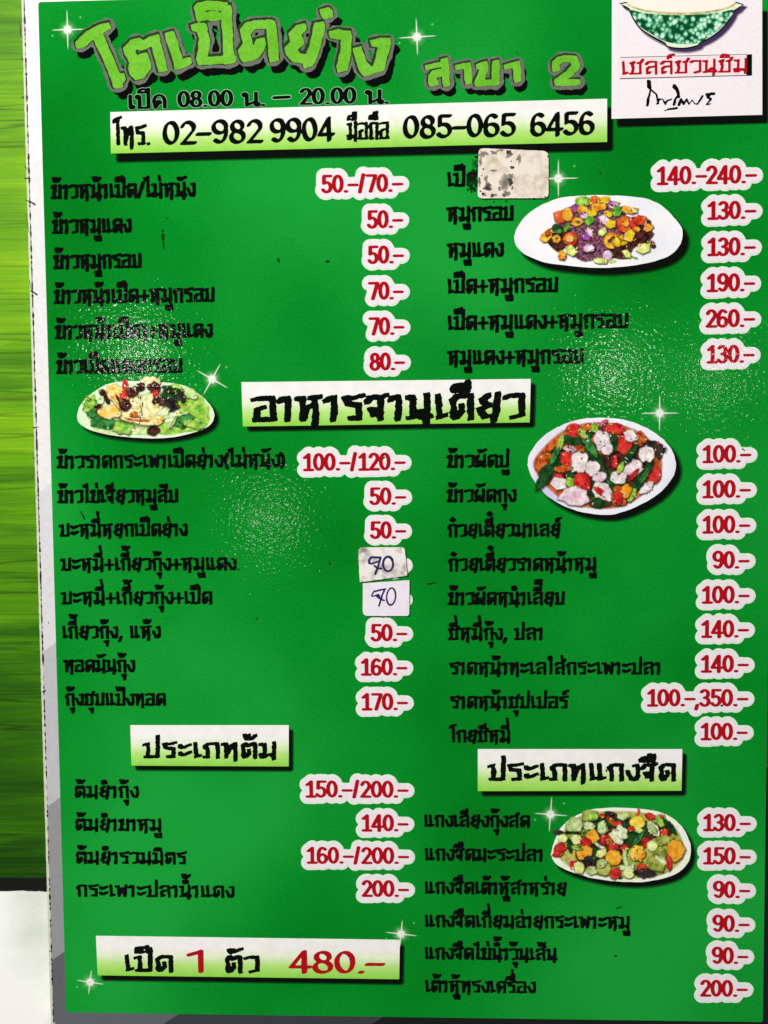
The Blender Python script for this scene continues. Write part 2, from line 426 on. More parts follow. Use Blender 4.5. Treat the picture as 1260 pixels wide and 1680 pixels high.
LAYER = [0]
def emit(name, F, x0, y0, res, level, frame, z, mat, parent):
    LAYER[0] += 1; z = z + (LAYER[0] % 24) * 1.1e-6    # no two prints in one plane
    _, p0, e, n, size = frame
    V, faces = contour_mesh(F, level)
    if not faces: return None
    X = (x0 + V[:, 0] / res) * size; Y = (y0 + V[:, 1] / res) * size
    W_ = p0[None] + X[:, None] * e[None] + Y[:, None] * n[None]
    return mesh_obj(name, np.column_stack([W_, np.full(len(W_), z)]), faces, mat, parent)

def line_px(strokes, W, a, b, size_px):
    """Frame from measured photo pixels a -> b of the baseline."""
    return place(strokes, W, at(*a), at(*b), size_px * K)

BRUSH = (.117, .084, math.radians(8))
def thai_line(name, text, x0, x1, yb, xh, z, mat, parent, nib=BRUSH, slope=None, rough=.02, res=24, seed=0, square=True):
    S, W = thai_strokes(text, .9)
    W -= .12
    yb2 = yb + (x1 - x0) * ((-0.03 + 2.7e-5 * yb) * .8 if slope is None else slope)
    fr = line_px(S, W, (x0, yb), (x1, yb2), xh)
    F, a, b, r = pen_field(fr[0], nib, res, .3, rough, 7.0, seed or (sum(map(ord, text)) % 997), square)
    return emit(name, F, a, b, r, 0.0, fr, z, mat, parent)

# heights of the print layers (metres); the film is inked in thin layers
Z_FIELD, Z_SHADOW, Z_CARD, Z_INK, Z_INK2, Z_INK3 = 0.0, 4e-5, 8e-5, 12e-5, 16e-5, 20e-5

# ------------------------------------------------------------------ setting: table and the leaf sheet
def table_mat():
    m = bpy.data.materials.new('white_table_laminate'); m.use_nodes = True
    nt = m.node_tree; N = nt.nodes; L = nt.links; bs = N['Principled BSDF']
    geo = N.new('ShaderNodeNewGeometry')
    n1 = N.new('ShaderNodeTexNoise'); n1.inputs['Scale'].default_value = 14; n1.inputs['Detail'].default_value = 5
    L.new(geo.outputs['Position'], n1.inputs['Vector'])
    r = N.new('ShaderNodeValToRGB'); r.color_ramp.elements[0].position = .36; r.color_ramp.elements[1].position = .56
    r.color_ramp.elements[0].color = (*lin((206, 214, 200)), 1); r.color_ramp.elements[1].color = (*lin((249, 251, 248)), 1)
    L.new(n1.outputs['Fac'], r.inputs[0]); L.new(r.outputs[0], bs.inputs['Base Color'])
    n2 = N.new('ShaderNodeTexNoise'); n2.inputs['Scale'].default_value = 500; n2.inputs['Detail'].default_value = 3
    L.new(geo.outputs['Position'], n2.inputs['Vector'])
    b = N.new('ShaderNodeBump'); b.inputs['Strength'].default_value = .25; b.inputs['Distance'].default_value = .0002
    L.new(n2.outputs['Fac'], b.inputs['Height']); L.new(b.outputs['Normal'], bs.inputs['Normal'])
    bs.inputs['Roughness'].default_value = .35
    return m
Z_TABLE, Z_MAT = -0.0040, -0.0036
def box(name, x0, x1, y0, y1, z0, z1, mat, parent=None):
    V = [(x0, y0, z0), (x1, y0, z0), (x1, y1, z0), (x0, y1, z0), (x0, y0, z1), (x1, y0, z1), (x1, y1, z1), (x0, y1, z1)]
    F = [(3, 2, 1, 0), (4, 5, 6, 7), (0, 1, 5, 4), (1, 2, 6, 5), (2, 3, 7, 6), (3, 0, 4, 7)]
    return mesh_obj(name, V, F, mat, parent)
t = box('tabletop', -.45, .45, -.42, .42, -.03, Z_TABLE, table_mat())
tag(t, 'white tabletop showing below the black edge of the green leaf sheet', None, None, 'structure')

def leaf_mat():
    m = bpy.data.materials.new('leaf_print'); m.use_nodes = True
    nt = m.node_tree; N = nt.nodes; L = nt.links; bs = N['Principled BSDF']
    tc = N.new('ShaderNodeTexCoord')
    def noise(sc, detail=4, rough=.55, dist=0.0):
        mp = N.new('ShaderNodeMapping'); mp.inputs['Scale'].default_value = sc
        L.new(tc.outputs['Object'], mp.inputs[0])
        n = N.new('ShaderNodeTexNoise'); n.inputs['Scale'].default_value = 1; n.inputs['Detail'].default_value = detail
        n.inputs['Roughness'].default_value = rough; n.inputs['Distortion'].default_value = dist
        L.new(mp.outputs[0], n.inputs['Vector']); return n.outputs['Fac']
    def math_(op, a, b):
        k = N.new('ShaderNodeMath'); k.operation = op
        for i, v in enumerate((a, b)):
            if isinstance(v, (int, float)): k.inputs[i].default_value = v
            else: L.new(v, k.inputs[i])
        return k.outputs[0]
    veins = noise((10, 170, 1), 6, .66, .5); wide = noise((6, 46, 1), 4, .6, .4); broad = noise((1.2, 9, 1), 2, .5)
    v = math_('ADD', math_('MULTIPLY', veins, .36), math_('ADD', math_('MULTIPLY', wide, .35), math_('MULTIPLY', broad, .20)))
    # shade deepening towards the bordered end of the sheet, painted into the leaf colour
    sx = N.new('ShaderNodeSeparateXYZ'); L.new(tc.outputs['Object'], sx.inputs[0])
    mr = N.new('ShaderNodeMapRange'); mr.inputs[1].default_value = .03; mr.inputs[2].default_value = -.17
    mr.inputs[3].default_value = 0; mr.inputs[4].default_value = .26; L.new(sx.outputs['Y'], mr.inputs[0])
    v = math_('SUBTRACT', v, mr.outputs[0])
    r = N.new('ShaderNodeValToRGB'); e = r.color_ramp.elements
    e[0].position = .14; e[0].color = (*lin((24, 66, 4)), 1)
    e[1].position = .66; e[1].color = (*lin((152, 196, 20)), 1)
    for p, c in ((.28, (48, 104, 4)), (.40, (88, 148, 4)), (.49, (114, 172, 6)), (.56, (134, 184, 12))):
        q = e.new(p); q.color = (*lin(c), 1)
    # overlapping leaf strips: each band across the sheet has its own tone and a crisp edge
    yy = math_('ADD', math_('MULTIPLY', sx.outputs['Y'], 62.0), math_('MULTIPLY', noise((5, 14, 1), 3, .5), 3.2))
    wn = N.new('ShaderNodeTexWhiteNoise'); wn.noise_dimensions = '1D'; L.new(math_('FLOOR', yy, 0), wn.inputs['W'])
    v = math_('ADD', v, math_('MULTIPLY', math_('SUBTRACT', wn.outputs['Value'], .5), .09))
    L.new(v, r.inputs[0])
    # dark splits between the ribs
    sp = noise((6, 130, 1), 5, .7, .6)
    sr = N.new('ShaderNodeValToRGB'); sr.color_ramp.elements[0].position = .29; sr.color_ramp.elements[1].position = .35
    sr.color_ramp.elements[0].color = (.36, .36, .36, 1); sr.color_ramp.elements[1].color = (1, 1, 1, 1)
    L.new(sp, sr.inputs[0])
    # crisp thin lines: where a long stretched noise crosses its middle value
    ln = noise((3, 95, 1), 2, .5, .15)
    lr = N.new('ShaderNodeValToRGB'); le = lr.color_ramp.elements
    le[0].position = .488; le[0].color = (1, 1, 1, 1); le[1].position = .512; le[1].color = (1, 1, 1, 1)
    q = le.new(.5); q.color = (.48, .48, .48, 1)
    L.new(ln, lr.inputs[0])
    gr = noise((26, 900, 1), 4, .6, .2)
    gm = N.new('ShaderNodeMapRange'); gm.inputs[1].default_value = .3; gm.inputs[2].default_value = .7; gm.inputs[3].default_value = .82; gm.inputs[4].default_value = 1.12
    L.new(gr, gm.inputs[0])
    lm = N.new('ShaderNodeVectorMath'); lm.operation = 'SCALE'; L.new(lr.outputs[0], lm.inputs[0]); L.new(gm.outputs[0], lm.inputs['Scale'])
    sm = N.new('ShaderNodeVectorMath'); sm.operation = 'MULTIPLY'; L.new(lm.outputs[0], sm.inputs[0]); L.new(sr.outputs[0], sm.inputs[1])
    mul = N.new('ShaderNodeMix'); mul.data_type = 'RGBA'; mul.blend_type = 'MULTIPLY'; mul.inputs[0].default_value = 1
    L.new(r.outputs[0], mul.inputs[6]); L.new(sm.outputs[0], mul.inputs[7])
    L.new(mul.outputs[2], bs.inputs['Base Color'])
    b = N.new('ShaderNodeBump'); b.inputs['Strength'].default_value = .5; b.inputs['Distance'].default_value = .0006
    L.new(veins, b.inputs['Height']); L.new(b.outputs['Normal'], bs.inputs['Normal'])
    bs.inputs['Roughness'].default_value = .6; bs.inputs['Specular IOR Level'].default_value = .12
    return m
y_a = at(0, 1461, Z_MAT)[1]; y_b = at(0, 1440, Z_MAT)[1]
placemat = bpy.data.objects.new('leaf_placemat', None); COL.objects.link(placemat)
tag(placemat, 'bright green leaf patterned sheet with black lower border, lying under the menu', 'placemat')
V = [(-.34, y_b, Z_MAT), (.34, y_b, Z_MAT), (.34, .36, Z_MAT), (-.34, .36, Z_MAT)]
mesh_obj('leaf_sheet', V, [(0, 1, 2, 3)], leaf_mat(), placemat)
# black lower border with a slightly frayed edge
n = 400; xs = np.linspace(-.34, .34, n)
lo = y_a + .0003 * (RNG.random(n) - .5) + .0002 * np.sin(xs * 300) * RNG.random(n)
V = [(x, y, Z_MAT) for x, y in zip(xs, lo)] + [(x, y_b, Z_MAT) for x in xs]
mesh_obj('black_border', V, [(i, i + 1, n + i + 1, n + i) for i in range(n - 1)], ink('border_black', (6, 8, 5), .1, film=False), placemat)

# ------------------------------------------------------------------ the menu board
menu = bpy.data.objects.new('menu_board', None); COL.objects.link(menu); menu.location = (0, 0, 0)
tag(menu, 'laminated green menu board with Thai dish names, red prices and four dish pictures', 'menu')

FX0, FX1 = -609.0 * K, 569.0 * K      # printed green field
FY0, FY1 = -935.6 * K, 751.0 * K
MG = 27.5 * K                         # printed border around it
LIP = 4.6 * K                         # trimmed lip of the laminate
BX0, BX1, BY0, BY1 = FX0 - MG, FX1 + MG, FY0 - MG, FY1 + MG

def rect(x0, x1, y0, y1): return np.array([(x0, y0), (x1, y0), (x1, y1), (x0, y1)])
# backing board, pale core showing at the rim as the lip
P = densify(rounded(rect(BX0, BX1, BY0, BY1), 9 * K, 6), 2.5 * K)
P = P + RNG.normal(0, .18 * K, P.shape)
n = len(P); zt, zb = -9e-5, -0.0032
V = [(p[0], p[1], zt) for p in P] + [(p[0], p[1], zb) for p in P]
mesh_obj('backing_board', V, [tuple(range(n)), tuple(range(2 * n - 1, n - 1, -1))] + [(n + i, n + (i + 1) % n, (i + 1) % n, i) for i in range(n)],
         ink('board_core', (206, 208, 186), .08, scale=300, film=False), menu)

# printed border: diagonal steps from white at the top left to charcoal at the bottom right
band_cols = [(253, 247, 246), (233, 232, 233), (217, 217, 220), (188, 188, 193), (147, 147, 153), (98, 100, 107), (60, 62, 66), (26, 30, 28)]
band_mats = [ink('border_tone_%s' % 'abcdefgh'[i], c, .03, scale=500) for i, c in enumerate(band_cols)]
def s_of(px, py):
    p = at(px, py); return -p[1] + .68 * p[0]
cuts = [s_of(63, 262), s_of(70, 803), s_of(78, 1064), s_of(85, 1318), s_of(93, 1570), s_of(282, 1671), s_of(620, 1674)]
def clip(P, c, keep_less):
    out = []
    for i in range(len(P)):
        a, b = P[i], P[(i + 1) % len(P)]
        fa = (-a[1] + .68 * a[0]) - c; fb = (-b[1] + .68 * b[0]) - c
        if not keep_less: fa, fb = -fa, -fb
        if fa <= 0: out.append(a)
        if (fa <= 0) != (fb <= 0): out.append(a + (b - a) * (fa / (fa - fb)))
    return out
V, Fc, mi = [], [], []
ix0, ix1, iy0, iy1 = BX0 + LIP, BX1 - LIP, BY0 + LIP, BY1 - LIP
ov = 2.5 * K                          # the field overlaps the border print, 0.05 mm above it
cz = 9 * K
strips = [[(ix0, iy0 + cz), (FX0 + ov, iy0 + cz), (FX0 + ov, iy1), (ix0, iy1)],
          [(FX1 - ov, iy0 + cz), (ix1, iy0 + cz), (ix1, iy1), (FX1 - ov, iy1)],
          [(ix0, iy0 + cz), (ix0 + 3 * K, iy0 + 3 * K), (ix0 + cz, iy0), (ix1 - cz, iy0), (ix1, iy0 + cz), (FX1 - ov, iy0 + cz), (FX1 - ov, FY0 + ov), (FX0 + ov, FY0 + ov), (FX0 + ov, iy0 + cz)][::1],
          [(FX0 + ov, FY1 - ov), (FX1 - ov, FY1 - ov), (FX1 - ov, iy1), (FX0 + ov, iy1)]]
# the bottom strip is cut into convex pieces
strips[2:3] = [[(ix0, iy0 + cz), (ix0 + 2.6 * K, iy0 + 2.6 * K), (ix0 + cz, iy0), (ix1 - cz, iy0), (ix1 - 2.6 * K, iy0 + 2.6 * K), (ix1, iy0 + cz)],
               [(FX0 + ov, iy0 + cz), (FX1 - ov, iy0 + cz), (FX1 - ov, FY0 + ov), (FX0 + ov, FY0 + ov)]]
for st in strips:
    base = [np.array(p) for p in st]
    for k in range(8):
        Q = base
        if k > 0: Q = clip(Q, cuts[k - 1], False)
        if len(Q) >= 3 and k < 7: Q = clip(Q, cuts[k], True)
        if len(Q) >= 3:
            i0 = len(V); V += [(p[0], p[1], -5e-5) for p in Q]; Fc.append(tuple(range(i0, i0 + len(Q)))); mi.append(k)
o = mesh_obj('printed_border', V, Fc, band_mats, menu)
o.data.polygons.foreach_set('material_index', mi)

def field_mat():
    """The green printed ground, with its lighter and deeper clouds of ink."""
    m = bpy.data.materials.new('green_field_ink'); m.use_nodes = True
    nt = m.node_tree; N = nt.nodes; L = nt.links; bs = N['Principled BSDF']
    geo = N.new('ShaderNodeNewGeometry')
    def noise(s, d, off=(0, 0, 0)):
        mp = N.new('ShaderNodeMapping'); mp.inputs['Location'].default_value = off; L.new(geo.outputs['Position'], mp.inputs[0])
        n = N.new('ShaderNodeTexNoise'); n.inputs['Scale'].default_value = s; n.inputs['Detail'].default_value = d
        L.new(mp.outputs[0], n.inputs['Vector']); return n.outputs['Fac']
    big = noise(7.0, 2, (.31, .12, 0)); mid = noise(60, 4); fine = noise(1100, 2)
    a = N.new('ShaderNodeMath'); a.operation = 'MULTIPLY_ADD'; L.new(mid, a.inputs[0]); a.inputs[1].default_value = .10; L.new(big, a.inputs[2])
    a2 = N.new('ShaderNodeMath'); a2.operation = 'MULTIPLY_ADD'; L.new(fine, a2.inputs[0]); a2.inputs[1].default_value = .22; L.new(a.outputs[0], a2.inputs[2])
    r = N.new('ShaderNodeValToRGB'); e = r.color_ramp.elements
    e[0].position = .42; e[0].color = (*lin((0, 110, 18)), 1)
    e[1].position = .84; e[1].color = (*lin((24, 160, 56)), 1)
    q = e.new(.62); q.color = (*lin((1, 138, 36)), 1)
    L.new(a2.outputs[0], r.inputs[0]); L.new(r.outputs[0], bs.inputs['Base Color'])
    add_film(nt, bs)
    return m
P = rounded(rect(FX0, FX1, FY0, FY1), 5 * K, 4)
flat('green_field', P, Z_FIELD, field_mat(), menu)

# grime in the seam between the lip and the print, and nicks running into the border
GR = ink('grime', (24, 20, 15), .2, film=False)
V, Fc = [], []
def smear(pts, w0, w1, z):
    pts = [np.array(p) for p in pts]
    for k in range(len(pts) - 1):
        a, b = pts[k], pts[k + 1]; d = b - a; L_ = np.linalg.norm(d)
        if L_ < 1e-9: continue
        nn = np.array([-d[1], d[0]]) / L_
        wa = w0 + (w1 - w0) * k / (len(pts) - 1); wb = w0 + (w1 - w0) * (k + 1) / (len(pts) - 1)
        i0 = len(V)
        for p, s in ((a - nn * wa, 0), (b - nn * wb, 0), (b + nn * wb, 0), (a + nn * wa, 0)): V.append((p[0], p[1], z))
        Fc.append((i0, i0 + 1, i0 + 2, i0 + 3))
yy = BY1; wprev = .3
sx_ = ix0
while yy > BY0 + 12 * K:
    st = RNG.uniform(2, 7) * K
    wn = max(0.0, RNG.normal(.95, .6)); prog = (BY1 - yy) / (BY1 - BY0)
    if prog > .62 and RNG.random() < .45: wn = 0
    x_ = sx_ + RNG.normal(0, .25 * K)
    i0 = len(V)
    V += [(sx_ - wprev * .9 * K, yy, -2e-5), (sx_ - wn * .9 * K, yy - st, -2e-5), (x_ + wn * .9 * K, yy - st, -2e-5), (sx_ + wprev * .9 * K, yy, -2e-5)]
    if wn > .05 or wprev > .05: Fc.append((i0, i0 + 1, i0 + 2, i0 + 3))
    wprev = wn; yy -= st
for pts, a, b in [([(40, 273), (45, 278)], .8, .3), ([(40, 293), (46, 292), (50, 294)], 1.2, .5), ([(41, 328), (50, 331), (58, 336)], .5, 1.7),
                  ([(44, 352), (46, 375), (48, 382)], .4, .2), ([(50, 477), (56, 480), (61, 484)], .9, 1.6), ([(48, 460), (52, 480)], .3, .3),
                  ([(37, 158), (38, 162)], 1.6, 1.2), ([(35, 96), (38, 98)], 1.8, .8), ([(54, 702), (64, 700)], 1.1, .4), ([(69, 1135), (75, 1133)], .7, 1.6),
                  ([(53, 750), (58, 752)], .6, .3), ([(79, 1020), (80, 1024)], .6, .3), ([(80, 1560), (86, 1562)], .7, .4), ([(33, 40), (34, 60)], .8, .9)]:
    smear([at(*p) for p in pts], a * K, b * K, -2e-5)
mesh_obj('edge_grime', V, Fc, GR, menu)

# specks and scratches on the face
V, Fc = [], []
for pts, a, b in [([(266, 377), (267, 380)], 1.6, 1.5), ([(267, 383), (267, 393)], 2.0, 1.6), ([(267, 394), (269, 409)], .9, .4),
                  ([(456, 424), (457, 430)], 1.8, 1.2), ([(534, 429), (540, 428)], 1.3, 1.4), ([(272, 356), (275, 359)], .8, .5),
                  ([(131, 838), (136, 845), (138, 851)], .5, 1.2), ([(388, 933), (393, 934)], 1.0, .7), ([(420, 1016), (423, 1012)], .8, .4),
                  ([(1217, 736), (1222, 739)], 1.0, .5), ([(1182, 1158), (1186, 1156)], 1.6, 1.0), ([(627, 753), (632, 749)], .9, .5),
                  ([(984, 282), (985, 285)], 1.4, 1.0), ([(540, 922), (541, 926)], 1.2, .8), ([(1009, 1566), (1010, 1569)], 1.6, 1.2),
                  ([(846, 86), (848, 87)], 1.0, .6), ([(1010, 1490), (1020, 1487)], .9, .4), ([(994, 1262), (995, 1266)], 1.2, 1.0), ([(701, 958), (716, 955)], .8, .4)]:
    smear([at(*p) for p in pts], a * K, b * K, 26e-5)
mesh_obj('scratch', V, Fc, ink('scratch_dark', (22, 58, 24), .2), menu)

# ------------------------------------------------------------------ banners
def px_shift(P, dx, dy): return P + np.array([dx, -dy]) * K
def banner(pts, blur=5, sh=(13, 13), label=None):
    P = px_poly(pts)
    b = flat('banner', P, Z_CARD, M_BANNER, menu)
    if label: b['label'] = label
    Q = rounded(px_shift(P, *sh), 5 * K, 4)
    soft_flat('printed_shadow', Q, Z_SHADOW, blur * K, M_SHADOW, b)
    return b

HEAD = (.132, .088, math.radians(12))
b = banner([(181, 184), (996, 162), (996, 233), (182, 252)], sh=(9, 14), label='long white to lime banner with the telephone numbers')
thai_line('lettering', 'โทร.', 187, 246, 239, 31, Z_INK, M_BLACK, b, slope=-.02, nib=(.095, .07, .25), res=24)
thai_line('lettering', 'มือถือ', 569, 637, 230, 28, Z_INK, M_BLACK, b, slope=-.022, nib=(.09, .058, .2), res=26)
def figures(name, text, a, b_, h, z, mat, parent, nib, rough=0, res=34):
    S, W = fig_strokes(text); fr = line_px(S, W, a, b_, h)
    F, x0, y0, r = pen_field(fr[0], nib, res, .25, rough, 5.0, 3)
    return emit(name, F, x0, y0, r, 0, fr, z, mat, parent), (S, W, fr)
CALL = (.115, .058, math.radians(32))
figures('figures', '02-982', (267, 238), (430, 234.5), 38, Z_INK, M_BLACK, b, CALL, .006)
figures('figures', '9904', (443, 234.5), (547, 231), 38, Z_INK, M_BLACK, b, CALL, .006)
figures('figures', '085-065', (661, 228), (845, 224), 37, Z_INK, M_BLACK, b, CALL, .006)
figures('figures', '6456', (870, 224), (974, 221), 37, Z_INK, M_BLACK, b, CALL, .006)

b = banner([(396, 627), (870.7, 621.6), (869, 693), (398.5, 699.7)], sh=(8, 8), label='wide white to lime heading banner in the middle of the menu')
thai_line('lettering', 'อาหารจานเดียว', 413, 858, 691, 40, Z_INK, M_BLACK, b, slope=-.011, nib=HEAD, res=36, rough=.022)
b = banner([(213.8, 1189.5), (473.8, 1189.5), (473.8, 1257.4), (215.7, 1256)], sh=(7, 8), label='short heading banner above the soup list at lower left')
thai_line('lettering', 'ประเภทต้ม', 235, 453, 1243, 26, Z_INK, M_BLACK, b, slope=0.002, nib=HEAD, res=32, rough=.022)
b = banner([(783.8, 1228.8), (1119.5, 1228.8), (1118, 1297.2), (783.8, 1297.8)], sh=(7, 8), label='heading banner above the clear soup list at lower right')
thai_line('lettering', 'ประเภทแกงจืด', 801, 1107, 1280, 28, Z_INK, M_BLACK, b, slope=0.001, nib=HEAD, res=32, rough=.022)
b = banner([(157.4, 1535), (656, 1541.6), (655, 1606.4), (160.3, 1600)], sh=(7, 9), label='long banner at the foot of the menu with the whole duck price in red')
thai_line('lettering', 'เป็ด', 203, 283, 1593, 28, Z_INK, M_BLACK, b, slope=.01, nib=HEAD, res=32)
thai_line('lettering', 'ตัว', 368, 424, 1595, 29, Z_INK, M_BLACK, b, slope=.01, nib=HEAD, res=32)
figures('red_figures', '480.-', (475, 1596), (628, 1598), 40, Z_INK, M_RED, b, (.125, .058, math.radians(20)), .006)
S = [[(.05, .78), (.5, .93)], [(.5, .95), (.5, .03)]]
fr = line_px(S, .6, (309, 1594), (334, 1594.3), 38); F, a_, b_, r_ = pen_field(fr[0], (.13, .08, .2), 34, .25)
emit('red_figures', F, a_, b_, r_, 0, fr, Z_INK, M_RED, b)

# ------------------------------------------------------------------ title
M_LIME = ink('title_lime', (104, 182, 42), .07, rgb2=(120, 196, 60), scale2=90)
M_GREY = ink('title_grey', (108, 112, 104), .12, scale=1500)
M_GREYDK = ink('title_edge', (40, 62, 36), .1)
def title_word(name, frames, nib, o1=.125, sh=(8, 12)):
    """frames: list of (strokes, frame); lime face with grey outline and black printed shadow."""
    root = None
    for S_fr in frames:
        F, x0, y0, r = pen_field(S_fr[0], nib, 36, .55, .012, 5.0, int(abs(S_fr[1][0]) * 1e6) % 97, True)
        if root is None:
            root = emit(name, F, x0, y0, r, 0, S_fr, Z_INK3, M_LIME, menu)
        else: emit('letter', F, x0, y0, r, 0, S_fr, Z_INK3, M_LIME, root)
        nb = (nib[0] + o1, nib[1] + o1, nib[2])
        F2, x2, y2, r2 = pen_field(S_fr[0], nb, 28, .75, .03, 5.0, 4)
        emit('outline', F2, x2, y2, r2, 0, S_fr, Z_INK, M_GREY, root)
        nb = (nib[0] + .035, nib[1] + .035, nib[2])
        F2, x2, y2, r2 = pen_field(S_fr[0], nb, 32, .6, .012, 5.0, 4, True)
        up = (S_fr[0], S_fr[1] + np.array([-1.2, 1.6]) * K, *S_fr[2:])
        emit('inner_edge', F2, x2, y2, r2, 0, up, Z_INK2, M_GREYDK, root)
        nb = (nib[0] + o1 * .7, nib[1] + o1 * .7, nib[2])
        F3, x3, y3, r3 = pen_field(S_fr[0], nb, 24, .7, .05, 5.0, 9)
        shf = (S_fr[0], S_fr[1] + np.array([sh[0], -sh[1]]) * K, *S_fr[2:])
        emit('printed_shadow', F3, x3, y3, r3, 0, shf, Z_SHADOW, M_BLACK, root)
    return root
def tl(strokes, pts, size=60):
    """One big letter: strokes in measured photo pixels (relative to nothing), turned into a frame."""
    B = [[at(x, y) for x, y in s] for s in strokes]
    o0 = np.array(at(*strokes[0][0])); s = size * K
    return ([[tuple((p - o0) / s) for p in q] for q in B], o0, np.array([1.0, 0.0]), np.array([0.0, 1.0]), s)
def T(x, y): return (110 + x * .4286, y * .4286)     # measured on an enlarged crop of the title
T_LET = [
 [[T(52, 172), T(90, 132), T(148, 102)], [T(98, 140), T(120, 132)], [T(118, 136), T(176, 268), T(196, 325)], [T(190, 318), T(206, 296)]],
 [[T(292, 218), T(304, 252), T(276, 292), T(254, 268), T(262, 238), T(236, 194), T(264, 162), T(292, 178), T(330, 152), T(338, 148)], [T(336, 154), T(366, 262)]],
 [[T(394, 136), T(430, 246)], [T(428, 252), T(458, 236)]],
 [[T(492, 104), T(520, 108)], [T(510, 104), T(528, 150), T(516, 232)], [T(516, 234), T(628, 228)], [T(620, 232), T(612, 86), T(612, 36)],
  [T(600, 26), T(520, 20), T(506, 40), T(516, 68)], [T(516, 68), T(548, 58), T(574, 66)]],
 [[T(742, 160), T(736, 182), T(718, 212), T(690, 224), T(676, 204), T(694, 172), T(682, 126), T(706, 96), T(770, 94)], [T(782, 96), T(792, 224)]],
 [[T(898, 106), T(868, 138), T(888, 160), T(852, 192), T(880, 222), T(914, 226)], [T(968, 98), T(948, 180), T(922, 246)]],
 [[T(988, 46), T(1000, 58)]],
 [[T(1022, 130), T(1050, 136), T(1072, 136)], [T(1070, 138), T(1066, 210), T(1052, 264)]],
 [[T(1112, 194), T(1132, 254), T(1152, 276)], [T(1148, 274), T(1190, 264)], [T(1192, 262), T(1210, 200), T(1218, 168)], [T(1222, 164), T(1180, 164)]],
]
root = title_word('title_lettering', [tl(s, None) for s in T_LET], (.128, .09, math.radians(12)))
def U(x, y): return (660 + x * .2698, 60 + y * .2698)
U_LET = [
 [[U(160, 186), U(206, 176), U(252, 168)], [U(256, 148), U(264, 230), U(268, 290)], [U(250, 226), U(206, 218), U(184, 246), U(182, 288), U(200, 284)]],
 [[U(342, 186), U(396, 178)], [U(398, 180), U(402, 276)]],
 [[U(470, 182), U(500, 168), U(496, 200), U(484, 236), U(462, 286)], [U(460, 286), U(570, 278)], [U(570, 160), U(566, 284)]],
 [[U(640, 184), U(694, 168)], [U(694, 170), U(700, 262)]],
 [[U(934, 200), U(932, 166), U(970, 134), U(1040, 140), U(1058, 176), U(1020, 222), U(946, 276)], [U(946, 282), U(1064, 280)]],
]
root = title_word('branch_lettering', [tl(s, None, 40) for s in U_LET], (.14, .1, math.radians(12)), .17, (5, 10))

# ------------------------------------------------------------------ opening hours (black serif with a pale outline)
M_PALE = ink('pale_outline', (150, 205, 160), .05)
SERIF = {
 'เ': (.52, [[(.2, .95), (.2, .12)], arc(.3, .13, .1, .1, 0, 360, 8)]),
 'ป': (1.0, [arc(.16, .84, .09, .1, 0, 360, 8), [(.26, .84), (.26, .06)], [(.22, .06), (.84, .06)], [(.82, .06), (.82, 1.42)]]),
 'ด': (1.05, [arc(.46, .42, .1, .11, 0, 360, 8), [(.4, .34), (.26, .04)], [(.26, .04), (.16, .5)], arc(.5, .5, .34, .44, 180, 0, 10), [(.84, .5), (.84, .03)]]),
 'น': (1.05, [arc(.14, .84, .09, .1, 0, 360, 8), [(.26, .84), (.26, .06)], [(.26, .1), (.78, .34)], [(.8, .96), (.8, .12)], arc(.86, .14, .1, .11, 0, 360, 8)]),
 '.': (.36, [[(.14, .07), (.18, .07)]]),
}
def hours(parts):
    root = None
    for kind, text, a, b_, h in parts:
        if kind == 'f':
            S, W = fig_strokes(text); nib = (.13, .062, 0.05)
        else:
            
            S = []; W = 0.0; nib = (.15, .085, .05)
            for ch in text:
                if ch == 'ิ':
                    S += [[(W - .78, 1.16), (W - .2, 1.16)], arc(W - .5, 1.16, .28, .24, 180, 0, 8)]; continue
                for q in SERIF[ch][1]: S.append([(W + x, y) for x, y in q])
                W += SERIF[ch][0]
            W -= .12
        fr = line_px(S, W, a, b_, h)
        F, x0, y0, r = pen_field(fr[0], nib, 34, .3)
        o = emit('opening_hours' if root is None else 'figures', F, x0, y0, r, 0, fr, Z_INK2, M_BLACK, root or menu)
        root = root or o
        F, x0, y0, r = pen_field(fr[0], (nib[0] + .035, nib[1] + .035, nib[2]), 30, .35)
        emit('outline', F, x0, y0, r, 0, fr, Z_INK, M_PALE, root)
hours([('t', 'เปิด', (209, 179), (273, 177.5), 22), ('f', '08.00', (292, 177), (381, 175), 27), ('t', 'น.', (398, 175), (434, 174), 22),
       ('f', '-', (451, 177), (473, 176), 38), ('f', '20.00', (492, 172.5), (583, 170.5), 27), ('t', 'น.', (600, 171), (637, 170), 22)])

